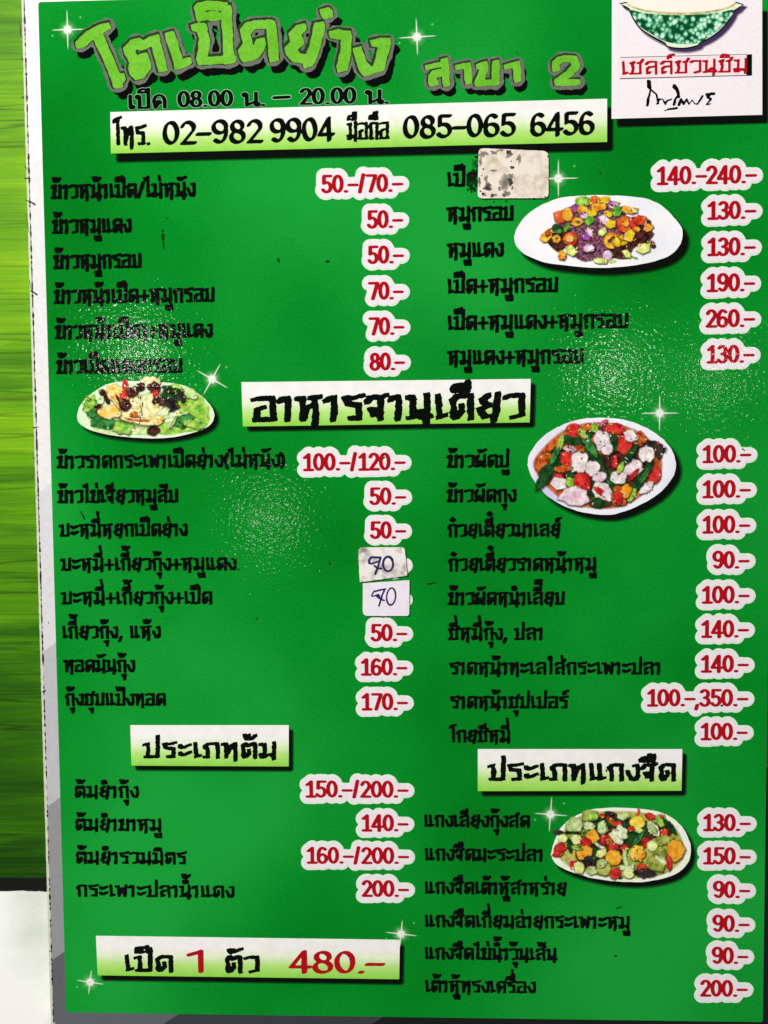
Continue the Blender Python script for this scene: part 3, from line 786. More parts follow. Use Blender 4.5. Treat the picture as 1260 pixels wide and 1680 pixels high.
# ------------------------------------------------------------------ dish names
NAMES = [
 ('ข้าวหน้าเป็ด/ไม่หนัง', 84, 319, 326, 22), ('ข้าวหมูแดง', 86, 214, 383, 22), ('ข้าวหมูกรอบ', 88, 231, 441, 22),
 ('ข้าวหน้าเป็ด+หมูกรอบ', 89, 351, 498, 22), ('ข้าวหน้าเป็ดๅ+หมูแดง', 91, 347, 556, 22), ('ข้าวเป็ดแดงกรอบ', 93, 298, 613, 22),
 ('เป็ด', 733, 783, 306, 22), ('หมูกรอบ', 733, 841, 363, 22), ('หมูแดง', 734, 824, 422, 22), ('เป็ด+หมูกรอบ', 734, 914, 481, 22),
 ('เป็ด+หมูแดง+หมูกรอบ', 734, 1029, 541, 22), ('หมูแดง+หมูกรอบ', 734, 956, 598, 22),
 ('ข้าวราดกระเพาเป็ดย่าง(ไม่หนัง)', 94, 466, 768, 20.5), ('ข้าวไข่เจียวหมูสับ', 95, 291, 825, 21), ('บะหมี่หยกเป็ดย่าง', 98, 306, 880, 20.5),
 ('บะหมี่+เกี้ยวกุ้ง+หมูแดง', 100, 386, 936, 20.5), ('บะหมี่+เกี้ยวกุ้ง+เป็ด', 101, 347, 991, 20.5), ('เกี้ยวกุ้ง, แห้ง', 102, 262, 1047, 20.5),
 ('ทอดมันกุ้ง', 105, 220, 1102, 20.5), ('กุ้งชุบแป้งทอด', 107, 271, 1157, 20.5),
 ('ข้าวผัดปู', 733, 834, 767, 20.5), ('ข้าวผัดกุง', 733, 845, 823.5, 20.5), ('ก๋วยเตี๋ยวมาเลย์', 734, 918, 880.5, 20.5),
 ('ก๋วยเตี๋ยวราดหน้าหมู', 735, 977, 936.5, 20.5), ('ข้าวผัดหนำเลี๊ยบ', 735, 925, 992, 20.5), ('ซี่หมี่กุ้ง, ปลา', 735, 890, 1049.5, 20),
 ('ราดหน้าทะเลใส่กระเพาะปลา', 737, 1083, 1106, 20), ('ราดหน้าซุปเปอร์', 738, 930, 1161.5, 20), ('โกยซีหมี่', 738, 836, 1217, 20),
 ('ต้มยำกุ้ง', 122, 226, 1308, 20), ('ต้มยำขาหมู', 123, 264, 1362, 20), ('ต้มยำรวมมิตร', 124, 304, 1416, 20), ('กระเพาะปลาน้ำแดง', 125, 383, 1470, 20),
 ('แกงเลียงกุ้งสด', 695, 868, 1356, 20), ('แกงจืดมะระปลา', 696, 890, 1411, 20), ('แกงจืดเต้าหู้สาหร่าย', 696, 928, 1465.5, 20),
 ('แกงจืดเกี่ยมฉ่ายกระเพาะหมู', 696, 1032, 1520, 20), ('แกงจืดไข่น้ำวุ้นเส้น', 696, 912, 1573, 20), ('เต้าหู้ทรงเครื่อง', 697, 877, 1627, 20),
]
for text, x0, x1, yb, xh in NAMES:
    thai_line('dish_name', text, x0, x1, yb, xh, Z_INK, M_BLACK, menu)

# ------------------------------------------------------------------ prices
PRICES = [
 ('50.-/70.-', 526, 659, 317), ('50.-', 601, 659, 375), ('50.-', 602, 660, 433), ('70.-', 603, 660, 492), ('70.-', 604, 661, 550), ('80.-', 605, 662, 608),
 ('100.-/120.-', 495, 663, 772.5), ('50.-', 605, 664, 828.5), ('50.-', 606, 664, 884), ('50.-', 607, 665, 940), ('50.-', 607, 665, 996),
 ('50.-', 607, 666, 1052), ('160.-', 590, 666, 1108), ('170.-', 591, 667, 1165),
 ('150.-/200.-', 499, 668, 1308), ('140.-', 591, 668, 1363.5), ('160.-/200.-', 501, 669, 1416.5), ('200.-', 592, 669, 1471),
 ('140.-240.-', 1075, 1239, 303.5), ('130.-', 1158, 1238, 360.5), ('130.-', 1158, 1237, 420), ('190.-', 1157, 1236, 479), ('260.-', 1156, 1236, 537.5), ('130.-', 1157, 1235, 596),
 ('100.-', 1150, 1230, 759.5), ('100.-', 1150, 1229, 817), ('100.-', 1150, 1228, 875), ('90.-', 1167, 1227, 933), ('100.-', 1149, 1227, 990),
 ('140.-', 1148, 1226, 1046), ('140.-', 1147.5, 1225.5, 1103), ('100.-,350.-', 1059, 1225, 1158.7), ('100.-', 1147, 1224, 1214),
 ('130.-', 1151, 1229, 1363), ('150.-', 1151, 1229, 1417.5), ('90.-', 1168, 1228, 1473), ('90.-', 1167, 1227, 1528.5), ('90.-', 1166, 1225, 1581), ('200.-', 1147, 1224, 1634.5),
]
for text, x0, x1, yb in PRICES:
    S, W = fig_strokes(text)
    sl = (-.03 + 2.7e-5 * yb) * .8
    fr = line_px(S, W, (x0 + 2, yb), (x1 - .5, yb + (x1 - x0) * sl), 29)
    hn = .44
    F, a_, b_, r_ = pen_field(fr[0], (hn, hn, 0), 16, .62, .012, 4.0, int(yb))
    halo = emit('price', F, a_, b_, r_, .07, fr, Z_CARD, M_HALO, menu)
    emit('halo_rim', F, a_, b_, r_, 0, fr, Z_SHADOW, M_RIM, halo)
    if int(yb) in (940, 996): continue            # figures covered by the handwritten stickers
    F, a_, b_, r_ = pen_field(fr[0], (.112, .074, 0), 34, .2)
    emit('figures', F, a_, b_, r_, 0, fr, Z_INK, M_RED, halo)

# ------------------------------------------------------------------ sparkles
M_STAR = soft_ink('sparkle_white', (250, 255, 246))
M_GLOW = soft_ink('sparkle_glow', (140, 232, 140))
def sparkle(px, py, rx, ry, rot, tilt2=0):
    c = at(px, py)
    def ring(r, n=20): return [c + r * K * np.array([math.cos(2 * math.pi * i / n), math.sin(2 * math.pi * i / n)]) for i in range(n)]
    V = [(*c, Z_INK2)]; F = []; A = [1.0]
    def fan(radii_alpha, z, n=20):
        base = len(V); V.append((*c, z)); A.append(radii_alpha[0][1]); prev = None
        for r, al in radii_alpha[1:]:
            s = len(V)
            for p in ring(r, n): V.append((*p, z)); A.append(al)
            for i in range(n):
                j = (i + 1) % n
                if prev is None: F.append((base, s + i, s + j))
                else: F.append((prev + i, s + i, s + j, prev + j))
            prev = s
    fan([(0, 1), (4.2, 1), (6, .6), (8.5, 0)], Z_INK2)
    dirs = [(rot, rx), (rot + 180, rx * .95), (rot + 90 + tilt2, ry), (rot + 270 + tilt2, ry)]
    dirs += [(rot + 45 + 90 * k + RNG.uniform(-12, 12), RNG.uniform(9, 14)) for k in range(4)]
    for k, (ang, L_) in enumerate(dirs):
        z = Z_INK2 + 1e-6 * (k + 2)
        d = np.array([math.cos(math.radians(ang)), math.sin(math.radians(ang))]); nrm = np.array([-d[1], d[0]])
        wv = 2.6 if k < 4 else 1.6; s = len(V); al = 1.0 if k < 4 else .5
        for q, ww, aa in ((0, wv, al), (.35, wv * .62, al * .95), (.8, wv * .46, al * .75), (1, .1, 0)):
            for side in (-1, 0, 1):
                p = c + d * L_ * K * q + nrm * side * ww * K; V.append((*p, z)); A.append(aa if side == 0 else aa * .08)
        for q in range(3):
            for e in range(2):
                i0 = s + q * 3 + e; F.append((i0, i0 + 3, i0 + 4, i0 + 1))
    o = mesh_obj('sparkle', V, F, M_STAR, menu, A)
    V, F, A = [], [], []
    fan([(0, .75), (6, .5), (11, .18), (16, 0)], Z_INK)
    for dx, dy in ((-.85 * rx, -9), (.75 * rx, 19)):
        s = len(V); q = c + np.array([dx, dy]) * K; V.append((*q, Z_INK)); A.append(.8)
        for i in range(8):
            V.append((q[0] + 2.6 * K * math.cos(i * .785), q[1] + 2.6 * K * math.sin(i * .785), Z_INK)); A.append(0)
        for i in range(8): F.append((s, s + 1 + i, s + 1 + (i + 1) % 8))
    mesh_obj('glow', V, F, M_GLOW, o, A)
for a in [(111, 49, 29, 33, 0), (684, 61, 33, 31, 2), (348, 622, 32, 31, -30, 0), (916, 293, 34, 32, 0), (1082, 678, 33, 31, 0),
          (903, 1336, 30, 32, -4), (658, 1532, 29, 26, -6), (148, 1611, 26, 23, -8)]:
    sparkle(*a)

# ------------------------------------------------------------------ dish pictures
def blob(kind, cx, cy, rx, ry, rot, seed):
    r = np.random.default_rng(seed); out = []
    def ell(n, jit, pw=1.0):
        for i in range(n):
            a = 2 * math.pi * i / n; q = 1 + r.normal(0, jit)
            out.append((rx * q * np.sign(math.cos(a)) * abs(math.cos(a)) ** pw, ry * q * np.sign(math.sin(a)) * abs(math.sin(a)) ** pw))
    if kind == 'round': ell(14, .03)
    elif kind == 'chunk': ell(7, .10, .7)
    elif kind == 'wedge':
        out += [(-rx, -ry * .5), (-rx * .2, -ry), (rx, ry * .1), (rx * .3, ry), (-rx * .7, ry * .6)]
    elif kind == 'leaf':
        for i in range(16):
            t = i / 15; out.append((-rx + 2 * rx * t, ry * math.sin(math.pi * t) ** .7 * (1 + r.normal(0, .12))))
        for i in range(1, 15):
            t = 1 - i / 15; out.append((-rx + 2 * rx * t, -ry * math.sin(math.pi * t) ** .7 * (1 + r.normal(0, .12))))
    elif kind == 'ragged': ell(16, .10)
    elif kind == 'torn': ell(15, .26)
    elif kind == 'strip':
        for i in range(9):
            t = i / 8; out.append((-rx + 2 * rx * t, ry + ry * .8 * math.sin(t * 3)))
        for i in range(9):
            t = 1 - i / 8; out.append((-rx + 2 * rx * t, -ry + ry * .8 * math.sin(t * 3)))
    elif kind == 'curl':           # curled shrimp
        for i in range(13):
            a = math.radians(30 + 270 * i / 12); out.append((rx * math.cos(a), ry * math.sin(a)))
        for i in range(13):
            a = math.radians(300 - 270 * i / 12); q = .42 + .1 * math.sin(i); out.append((rx * q * math.cos(a), ry * q * math.sin(a)))
    c, s = math.cos(math.radians(rot)), math.sin(math.radians(rot))
    return [(cx + x * c - y * s, cy + x * s + y * c) for x, y in out]

FC = {  # printed food inks: two tones and the size of their mottling
 'tomato': ((200, 40, 22), (232, 110, 52), 190), 'redpepper': ((186, 18, 26), (224, 62, 52), 260), 'shrimp': ((222, 118, 34), (248, 196, 66), 330),
 'mango': ((250, 214, 44), (222, 190, 40), 260), 'lime_cube': ((206, 228, 96), (238, 240, 160), 240), 'greenpepper': ((70, 156, 44), (120, 196, 60), 260),
 'darkgreen': ((14, 44, 18), (34, 84, 36), 300), 'onion': ((226, 178, 224), (250, 234, 246), 240), 'purple': ((112, 18, 110), (168, 80, 170), 300),
 'rice': ((52, 16, 24), (150, 96, 120), 900), 'darkmeat': ((30, 12, 12), (92, 44, 40), 480), 'noodle': ((240, 222, 120), (252, 246, 206), 330),
 'egg': ((246, 192, 70), (250, 226, 150), 240), 'lettuce': ((92, 172, 50), (176, 218, 92), 260), 'palelettuce': ((178, 218, 120), (222, 240, 178), 220),
 'kale': ((18, 84, 36), (70, 150, 70), 300), 'white_meat': ((250, 244, 238), (226, 208, 214), 200), 'pinkmeat': ((222, 178, 196), (244, 226, 232), 220),
 'sauce': ((168, 44, 14), (214, 118, 46), 360), 'stem': ((120, 184, 46), (190, 222, 96), 260), 'mushroom': ((16, 14, 14), (60, 56, 52), 320),
 'pumpkin': ((232, 148, 24), (248, 186, 60), 190), 'squash': ((120, 132, 44), (186, 196, 92), 170), 'corn': ((214, 232, 120), (240, 246, 180), 300),
 'gourd': ((166, 196, 116), (208, 226, 164), 200), 'dark_bed': ((34, 26, 14), (88, 62, 26), 300), 'broth': ((196, 196, 90), (150, 160, 60), 120), 'cream': ((244, 244, 214), (222, 236, 180), 200), 'pink': ((206, 46, 110), (230, 120, 150), 300),
 'babycorn': ((246, 206, 40), (252, 226, 96), 240),
}
def food_mat(n):
    a, b, s = FC[n]
    if 'food_' + n in MATS: return MATS['food_' + n]
    m = ink('food_' + n, a, .16, 620, True, b, s * 1.2, .36, .6)
    nt = m.node_tree; N = nt.nodes; L = nt.links
    at_ = N.new('ShaderNodeAttribute'); at_.attribute_name = 'cover'
    tr = N.new('ShaderNodeBsdfTransparent'); mx = N.new('ShaderNodeMixShader')
    L.new(at_.outputs['Fac'], mx.inputs[0]); L.new(tr.outputs[0], mx.inputs[1])
    L.new(N['Principled BSDF'].outputs[0], mx.inputs[2]); L.new(mx.outputs[0], N['Material Output'].inputs[0])
    return m

def soft_piece(name, P, z, mat, parent): return soft_flat(name, P, z, 2.6 * K, mat, parent)
M_UNDER = soft_ink('food_underlay', (26, 10, 8))
def dish(label, outline, tf, plate_mat, pieces, sh=(8, 13), well=None, scale=1.0, seed=1):
    P = smooth_closed(px_poly([tf(*p) for p in outline]), 4)
    P = P + np.random.default_rng(seed).normal(0, .25 * K, P.shape)
    pl = flat('dish_picture', P, Z_CARD, plate_mat, menu)
    pl['label'] = label
    Q = smooth_closed(px_shift(px_poly([tf(*p) for p in outline]), *sh), 4)
    soft_flat('printed_shadow', Q, Z_SHADOW, 7 * K, M_SHADOW, pl)
    if well: 
        Wp = smooth_closed(px_poly([tf(*p) for p in well[0]]), 4)
        soft_flat('plate_well', Wp, Z_CARD + 2e-5, 5 * K, food_mat(well[1]) if well[1] in FC else well[1], pl)
    z = Z_CARD + 4e-5
    UV, UF, UA = [], [], []
    for i, (food, shape, cx, cy, rx, ry, rot) in enumerate(pieces):
        B = blob(shape, cx, cy, rx, ry, rot, seed * 100 + i)
        B = px_poly([tf(*p) for p in B])
        z += 1.5e-6
        if i > 5 and min(rx, ry) > 14:          # contact shadow painted under each morsel, as part of the printed picture
            cc = B.mean(0); H = (B - cc); i0 = len(UV); m_ = len(H); o_ = np.array([.9, -1.5]) * K
            for q, al in ((.72, .75), (1.0, .6), (1.22, 0)):
                for h in H: UV.append((*(cc + o_ + h * q), z - .7e-6)); UA.append(al)
            UF.append(tuple(range(i0, i0 + m_)))
            for k_ in range(2):
                for j_ in range(m_):
                    a0 = i0 + k_ * m_; UF.append((a0 + j_, a0 + (j_ + 1) % m_, a0 + m_ + (j_ + 1) % m_, a0 + m_ + j_))
        if shape in ('round', 'ragged', 'curl', 'leaf'): B = smooth_closed(B, 2)
        o = soft_piece(food if food in ('tomato', 'onion', 'shrimp', 'noodle', 'egg', 'mushroom', 'pumpkin', 'squash', 'lettuce', 'rice', 'corn') else
                 {'redpepper': 'red_pepper', 'mango': 'mango_chunk', 'lime_cube': 'fruit_chunk', 'greenpepper': 'green_pepper', 'darkgreen': 'green_leaf',
                  'purple': 'red_onion', 'darkmeat': 'dark_meat', 'palelettuce': 'pale_lettuce', 'kale': 'leafy_green', 'white_meat': 'white_meat', 'pinkmeat': 'pink_meat',
                  'sauce': 'sauce', 'stem': 'green_stem', 'gourd': 'gourd', 'broth': 'broth', 'dark_bed': 'dark_bed', 'cream': 'cream_piece', 'pink': 'pink_petal', 'babycorn': 'corn'}[food],
                 B, z, food_mat(food), pl)
    mesh_obj('dark_edging', UV, UF, M_UNDER, pl, UA)
    # crumbs, seeds and chopped bits of every colour scattered over the dish, one mesh for each ink
    rr = np.random.default_rng(seed * 7 + 1)
    inks = {}
    for i in range(170):
        f_, sh_, cx, cy, rx, ry, rot = pieces[int(rr.integers(len(pieces)))]
        a_ = rr.uniform(0, 2 * math.pi); q_ = rr.uniform(.75, 1.08)
        src = pieces[int(rr.integers(len(pieces)))][0]
        if src in ('broth', 'rice', 'sauce'): src = 'darkmeat'
        c_ = np.array((cx + min(rx, 130) * q_ * math.cos(a_) * .9, cy + min(ry, 90) * q_ * math.sin(a_) * .9))
        inks.setdefault(src, []).append((c_, rr.uniform(3.5, 11), rr.uniform(2.5, 6), rr.uniform(0, 180)))
    for src, items in inks.items():
        Vv, Ff, Aa = [], [], []
        for c_, r1, r2, ro in items:
            B = px_poly([tf(*q) for q in blob('torn', c_[0], c_[1], r1, r2, ro, int(rr.integers(1e6)))])
            ar = 0.5 * np.sum(B[:, 0] * np.roll(B[:, 1], -1) - np.roll(B[:, 0], -1) * B[:, 1])
            if ar < 0: B = B[::-1]
            z += 3e-7; i0 = len(Vv); Vv += [(*q, z) for q in B]; Aa += [.85] * len(B); Ff.append(tuple(range(i0, i0 + len(B))))
        cr = mesh_obj('chopped_bits', Vv, Ff, food_mat(src), pl, Aa); cr['kind'] = 'stuff'
    return pl

# picture 1: white oval plate of dark rice with diced fruit and shrimp
tf2 = lambda x, y: (840 + x * .2302, 310 + y * .2302)
out2 = [(15, 350), (40, 270), (110, 180), (220, 110), (340, 65), (480, 50), (650, 45), (850, 55), (980, 75), (1080, 130), (1150, 200), (1205, 270), (1215, 340), (1190, 410), (1110, 480), (980, 525), (780, 555), (600, 562), (420, 550), (240, 525), (110, 475), (40, 420)]
pc = [('rice', 'ragged', 620, 330, 330, 165, 0), ('darkmeat', 'ragged', 340, 350, 90, 90, 0), ('rice', 'ragged', 590, 440, 160, 75, 0), ('darkmeat', 'ragged', 920, 330, 80, 90, 20), ('darkmeat', 'ragged', 760, 440, 90, 60, 0), ('rice', 'ragged', 560, 200, 200, 100, 0),
 ('lettuce', 'chunk', 505, 85, 55, 35, 0), ('shrimp', 'round', 590, 90, 40, 38, 0), ('tomato', 'ragged', 580, 85, 22, 34, 0), ('mango', 'chunk', 660, 78, 38, 30, 0), ('shrimp', 'chunk', 620, 130, 60, 25, -10), ('purple', 'chunk', 725, 105, 38, 20, 15), ('onion', 'leaf', 740, 105, 28, 12, 20),
 ('purple', 'chunk', 452, 140, 26, 32, 30), ('shrimp', 'chunk', 500, 150, 36, 28, 0), ('greenpepper', 'chunk', 745, 158, 32, 40, 0), ('darkgreen', 'chunk', 790, 150, 20, 32, 0), ('mango', 'chunk', 572, 172, 36, 30, -20), ('shrimp', 'chunk', 830, 152, 50, 24, 20), ('lime_cube', 'leaf', 870, 150, 30, 18, 30),
 ('tomato', 'chunk', 345, 200, 46, 44, 0), ('shrimp', 'curl', 395, 180, 40, 48, 20), ('shrimp', 'round', 400, 190, 32, 38, 0), ('onion', 'chunk', 515, 190, 26, 24, 0), ('mango', 'chunk', 685, 180, 30, 22, 20), ('shrimp', 'ragged', 465, 235, 40, 30, 0), ('darkmeat', 'round', 470, 238, 13, 9, 0),
 ('greenpepper', 'wedge', 552, 228, 38, 34, 100), ('onion', 'wedge', 660, 220, 42, 36, 0), ('tomato', 'round', 800, 250, 56, 58, 0), ('shrimp', 'ragged', 808, 240, 26, 30, 0), ('redpepper', 'chunk', 868, 235, 34, 40, 0), ('tomato', 'ragged', 912, 222, 38, 38, 0), ('darkmeat', 'round', 968, 235, 20, 16, 0),
 ('darkgreen', 'chunk', 318, 280, 32, 34, 0), ('greenpepper', 'leaf', 390, 275, 34, 16, -60), ('kale', 'chunk', 330, 300, 24, 16, 0), ('mango', 'wedge', 705, 250, 40, 34, -40), ('shrimp', 'chunk', 972, 275, 34, 28, 0), ('lime_cube', 'wedge', 645, 305, 36, 28, -60),
 ('shrimp', 'chunk', 240, 340, 46, 32, -40), ('sauce', 'leaf', 262, 308, 34, 18, -50), ('tomato', 'round', 416, 358, 50, 48, 0), ('egg', 'round', 412, 354, 26, 24, 0), ('shrimp', 'ragged', 318, 356, 28, 26, 0), ('darkmeat', 'round', 320, 356, 9, 9, 0),
 ('purple', 'wedge', 536, 330, 38, 46, 60), ('onion', 'leaf', 552, 306, 34, 18, 70), ('shrimp', 'curl', 710, 368, 56, 58, 40), ('mango', 'ragged', 752, 380, 34, 30, 0), ('mango', 'chunk', 790, 386, 30, 16, -20), ('shrimp', 'leaf', 770, 345, 28, 16, 30), ('darkmeat', 'round', 722, 350, 10, 10, 0),
 ('mango', 'wedge', 838, 336, 42, 48, 70), ('shrimp', 'chunk', 884, 290, 26, 20, 0), ('darkmeat', 'ragged', 915, 345, 44, 44, 0), ('lime_cube', 'wedge', 425, 440, 46, 40, 10), ('purple', 'chunk', 548, 425, 44, 34, 0), ('onion', 'chunk', 546, 424, 38, 26, -8), ('onion', 'round', 680, 474, 32, 34, 0),
 ('lime_cube', 'wedge', 815, 462, 38, 26, -150), ('lime_cube', 'wedge', 938, 420, 54, 44, -40), ('darkmeat', 'round', 1004, 405, 17, 15, 0), ('darkmeat', 'round', 1000, 380, 14, 12, 0), ('shrimp', 'chunk', 358, 472, 30, 32, 20), ('lime_cube', 'chunk', 630, 514, 50, 20, 0), ('lime_cube', 'chunk', 715, 516, 26, 12, 0), ('lettuce', 'leaf', 870, 490, 26, 8, 20)]
dish('white oval plate of dark rice with diced fruit and shrimp', out2, tf2, M_PLATE, pc, sh=(10, 12), seed=2)

# picture 2: pale green oval plate of noodles, egg and lettuce
tf1 = lambda x, y: (110 + x * .2063, 610 + y * .2063)
out1 = [(80, 350), (110, 260), (200, 170), (330, 95), (480, 75), (640, 75), (830, 90), (960, 120), (1080, 200), (1150, 280), (1172, 350), (1140, 420), (1050, 470), (900, 510), (720, 530), (520, 522), (330, 500), (180, 460), (100, 410)]
pc = [('lettuce', 'ragged', 1020, 330, 120, 130, 0), ('palelettuce', 'ragged', 560, 440, 330, 60, 0), ('lettuce', 'ragged', 870, 440, 200, 55, -5), ('kale', 'ragged', 200, 300, 70, 90, -30), ('kale', 'ragged', 300, 410, 120, 50, 10), ('lettuce', 'leaf', 180, 250, 80, 40, -60), ('palelettuce', 'leaf', 270, 230, 50, 24, -60), ('lettuce', 'ragged', 450, 440, 80, 55, 0), ('kale', 'ragged', 920, 390, 70, 50, -20), ('palelettuce', 'ragged', 980, 170, 60, 40, 30), ('lettuce', 'ragged', 870, 130, 60, 30, 20),
 ('darkgreen', 'ragged', 840, 200, 100, 80, 20), ('darkmeat', 'ragged', 280, 160, 26, 24, 0), ('darkmeat', 'ragged', 250, 285, 34, 30, 0), ('darkmeat', 'leaf', 315, 210, 55, 20, 70), ('noodle', 'ragged', 600, 290, 220, 130, 0), ('egg', 'ragged', 380, 160, 70, 60, 0), ('noodle', 'ragged', 660, 80, 80, 40, 0), ('egg', 'ragged', 340, 320, 90, 55, 0), ('egg', 'leaf', 400, 250, 80, 20, 50), ('sauce', 'leaf', 420, 240, 70, 10, 60),
 ('redpepper', 'leaf', 465, 110, 55, 22, 80), ('redpepper', 'ragged', 460, 190, 40, 40, 0), ('darkmeat', 'ragged', 460, 260, 50, 42, 40), ('darkmeat', 'ragged', 520, 160, 46, 40, 0), ('darkmeat', 'ragged', 580, 120, 44, 34, -20), ('darkmeat', 'ragged', 690, 120, 52, 42, 0), ('redpepper', 'chunk', 705, 175, 26, 28, 0), ('darkmeat', 'ragged', 740, 240, 60, 34, 15), ('mushroom', 'ragged', 830, 265, 55, 45, 30), ('mushroom', 'leaf', 890, 190, 60, 26, 50), ('darkgreen', 'leaf', 820, 140, 70, 24, 20),
 ('noodle', 'strip', 590, 270, 14, 90, 5), ('noodle', 'strip', 640, 280, 90, 13, 70), ('cream', 'strip', 600, 210, 80, 14, -50), ('egg', 'strip', 540, 300, 60, 12, -60), ('noodle', 'strip', 690, 330, 80, 12, -70), ('cream', 'ragged', 770, 320, 46, 44, 20), ('palelettuce', 'strip', 850, 340, 110, 12, -12), ('stem', 'strip', 930, 275, 55, 12, 42), ('sauce', 'strip', 560, 380, 100, 8, 5), ('sauce', 'ragged', 540, 340, 40, 22, 0), ('egg', 'strip', 730, 390, 40, 16, -40), ('noodle', 'strip', 620, 350, 60, 10, 20),
 ('palelettuce', 'strip', 560, 455, 70, 10, 0), ('cream', 'strip', 570, 460, 60, 7, 0), ('darkmeat', 'ragged', 685, 465, 55, 38, -20), ('stem', 'leaf', 170, 215, 30, 12, 60), ('lettuce', 'leaf', 1000, 420, 90, 30, 15), ('palelettuce', 'leaf', 840, 400, 60, 16, -60)]
dish('pale green rimmed plate of noodles with egg and lettuce', out1, tf1, M_PLATE_GREEN, pc, sh=(7, 7), seed=1)

# picture 3: round white plate of seafood, tomato and dark greens
tf3 = lambda x, y: (850 + x * .2222, 670 + y * .2222)
out3 = [(70, 400), (90, 330), (160, 230), (270, 150), (420, 90), (600, 68), (780, 85), (920, 130), (1050, 210), (1130, 300), (1163, 400), (1150, 490), (1080, 590), (980, 670), (830, 745), (680, 785), (520, 775), (360, 730), (220, 650), (130, 550), (85, 470)]
well3 = [(115, 400), (200, 280), (300, 190), (420, 130), (600, 105), (780, 130), (930, 200), (1020, 290), (1060, 400), (1040, 520), (960, 600), (840, 690), (700, 735), (520, 730), (360, 690), (240, 600), (160, 510)]
pc = [('darkmeat', 'ragged', 600, 420, 410, 262, 0), ('sauce', 'ragged', 560, 250, 260, 90, 0), ('darkgreen', 'ragged', 600, 560, 200, 110, 0), ('sauce', 'ragged', 200, 390, 70, 60, -30), ('darkgreen', 'ragged', 420, 230, 90, 50, 0), ('redpepper', 'round', 410, 160, 58, 50, 0), ('sauce', 'ragged', 500, 140, 50, 28, 0), ('redpepper', 'ragged', 710, 150, 75, 40, 10), ('stem', 'chunk', 562, 145, 26, 32, 20), ('pink', 'leaf', 635, 105, 34, 16, -40), ('darkgreen', 'ragged', 700, 260, 50, 70, 0), ('redpepper', 'ragged', 790, 260, 50, 80, 20), ('sauce', 'ragged', 900, 230, 50, 50, 0),
 ('white_meat', 'ragged', 620, 240, 55, 80, -10), ('white_meat', 'ragged', 655, 300, 45, 40, 0), ('white_meat', 'ragged', 830, 200, 56, 40, 20), ('darkgreen', 'ragged', 520, 190, 30, 30, 0),
 ('darkgreen', 'leaf', 570, 370, 250, 40, 62), ('kale', 'leaf', 520, 260, 120, 30, 58), ('stem', 'leaf', 475, 185, 44, 24, 60), ('darkgreen', 'leaf', 230, 460, 170, 50, -55), ('stem', 'leaf', 310, 260, 80, 20, -75), ('kale', 'leaf', 270, 350, 70, 22, -65),
 ('redpepper', 'chunk', 362, 365, 46, 56, 0), ('pinkmeat', 'leaf', 380, 300, 50, 20, 10), ('white_meat', 'ragged', 450, 395, 62, 84, 0), ('white_meat', 'ragged', 550, 440, 50, 62, -20), ('redpepper', 'chunk', 710, 395, 22, 52, 0), ('sauce', 'leaf', 330, 445, 70, 26, -5), ('redpepper', 'chunk', 290, 515, 40, 36, 0), ('white_meat', 'wedge', 305, 550, 62, 56, -30), ('stem', 'chunk', 395, 530, 40, 52, 20), ('darkgreen', 'leaf', 390, 490, 40, 16, 0), ('redpepper', 'chunk', 475, 540, 62, 68, 0), ('pinkmeat', 'ragged', 600, 510, 50, 40, -20),
 ('pinkmeat', 'ragged', 840, 440, 80, 60, -10), ('white_meat', 'ragged', 740, 510, 60, 48, 0), ('redpepper', 'leaf', 850, 490, 60, 16, -50), ('darkgreen', 'leaf', 820, 350, 110, 28, -55), ('stem', 'leaf', 755, 440, 50, 20, -65), ('mushroom', 'ragged', 1000, 280, 80, 40, 15), ('mushroom', 'leaf', 1045, 320, 60, 26, 100), ('white_meat', 'ragged', 945, 340, 56, 54, 0), ('redpepper', 'round', 1005, 490, 46, 60, 0), ('white_meat', 'leaf', 945, 585, 66, 32, -40), ('darkgreen', 'leaf', 910, 520, 150, 34, -55), ('kale', 'leaf', 930, 500, 90, 14, -55), ('stem', 'leaf', 830, 640, 60, 34, -50), ('lettuce', 'chunk', 815, 655, 34, 34, 20),
 ('pinkmeat', 'ragged', 420, 650, 110, 66, 5), ('darkgreen', 'ragged', 600, 685, 80, 44, 0), ('white_meat', 'ragged', 620, 610, 76, 60, 20), ('redpepper', 'leaf', 600, 610, 50, 22, 35), ('pinkmeat', 'ragged', 655, 650, 36, 34, 0), ('sauce', 'ragged', 745, 650, 60, 74, 0), ('pumpkin', 'ragged', 795, 610, 40, 50, 20), ('redpepper', 'ragged', 735, 660, 34, 50, 0), ('kale', 'leaf', 680, 560, 50, 14, 70)]
dish('round white plate of seafood, tomato and dark greens', out3, tf3, M_PLATE_BLUE, pc, sh=(9, 10), well=(well3, 'sauce'), seed=3)

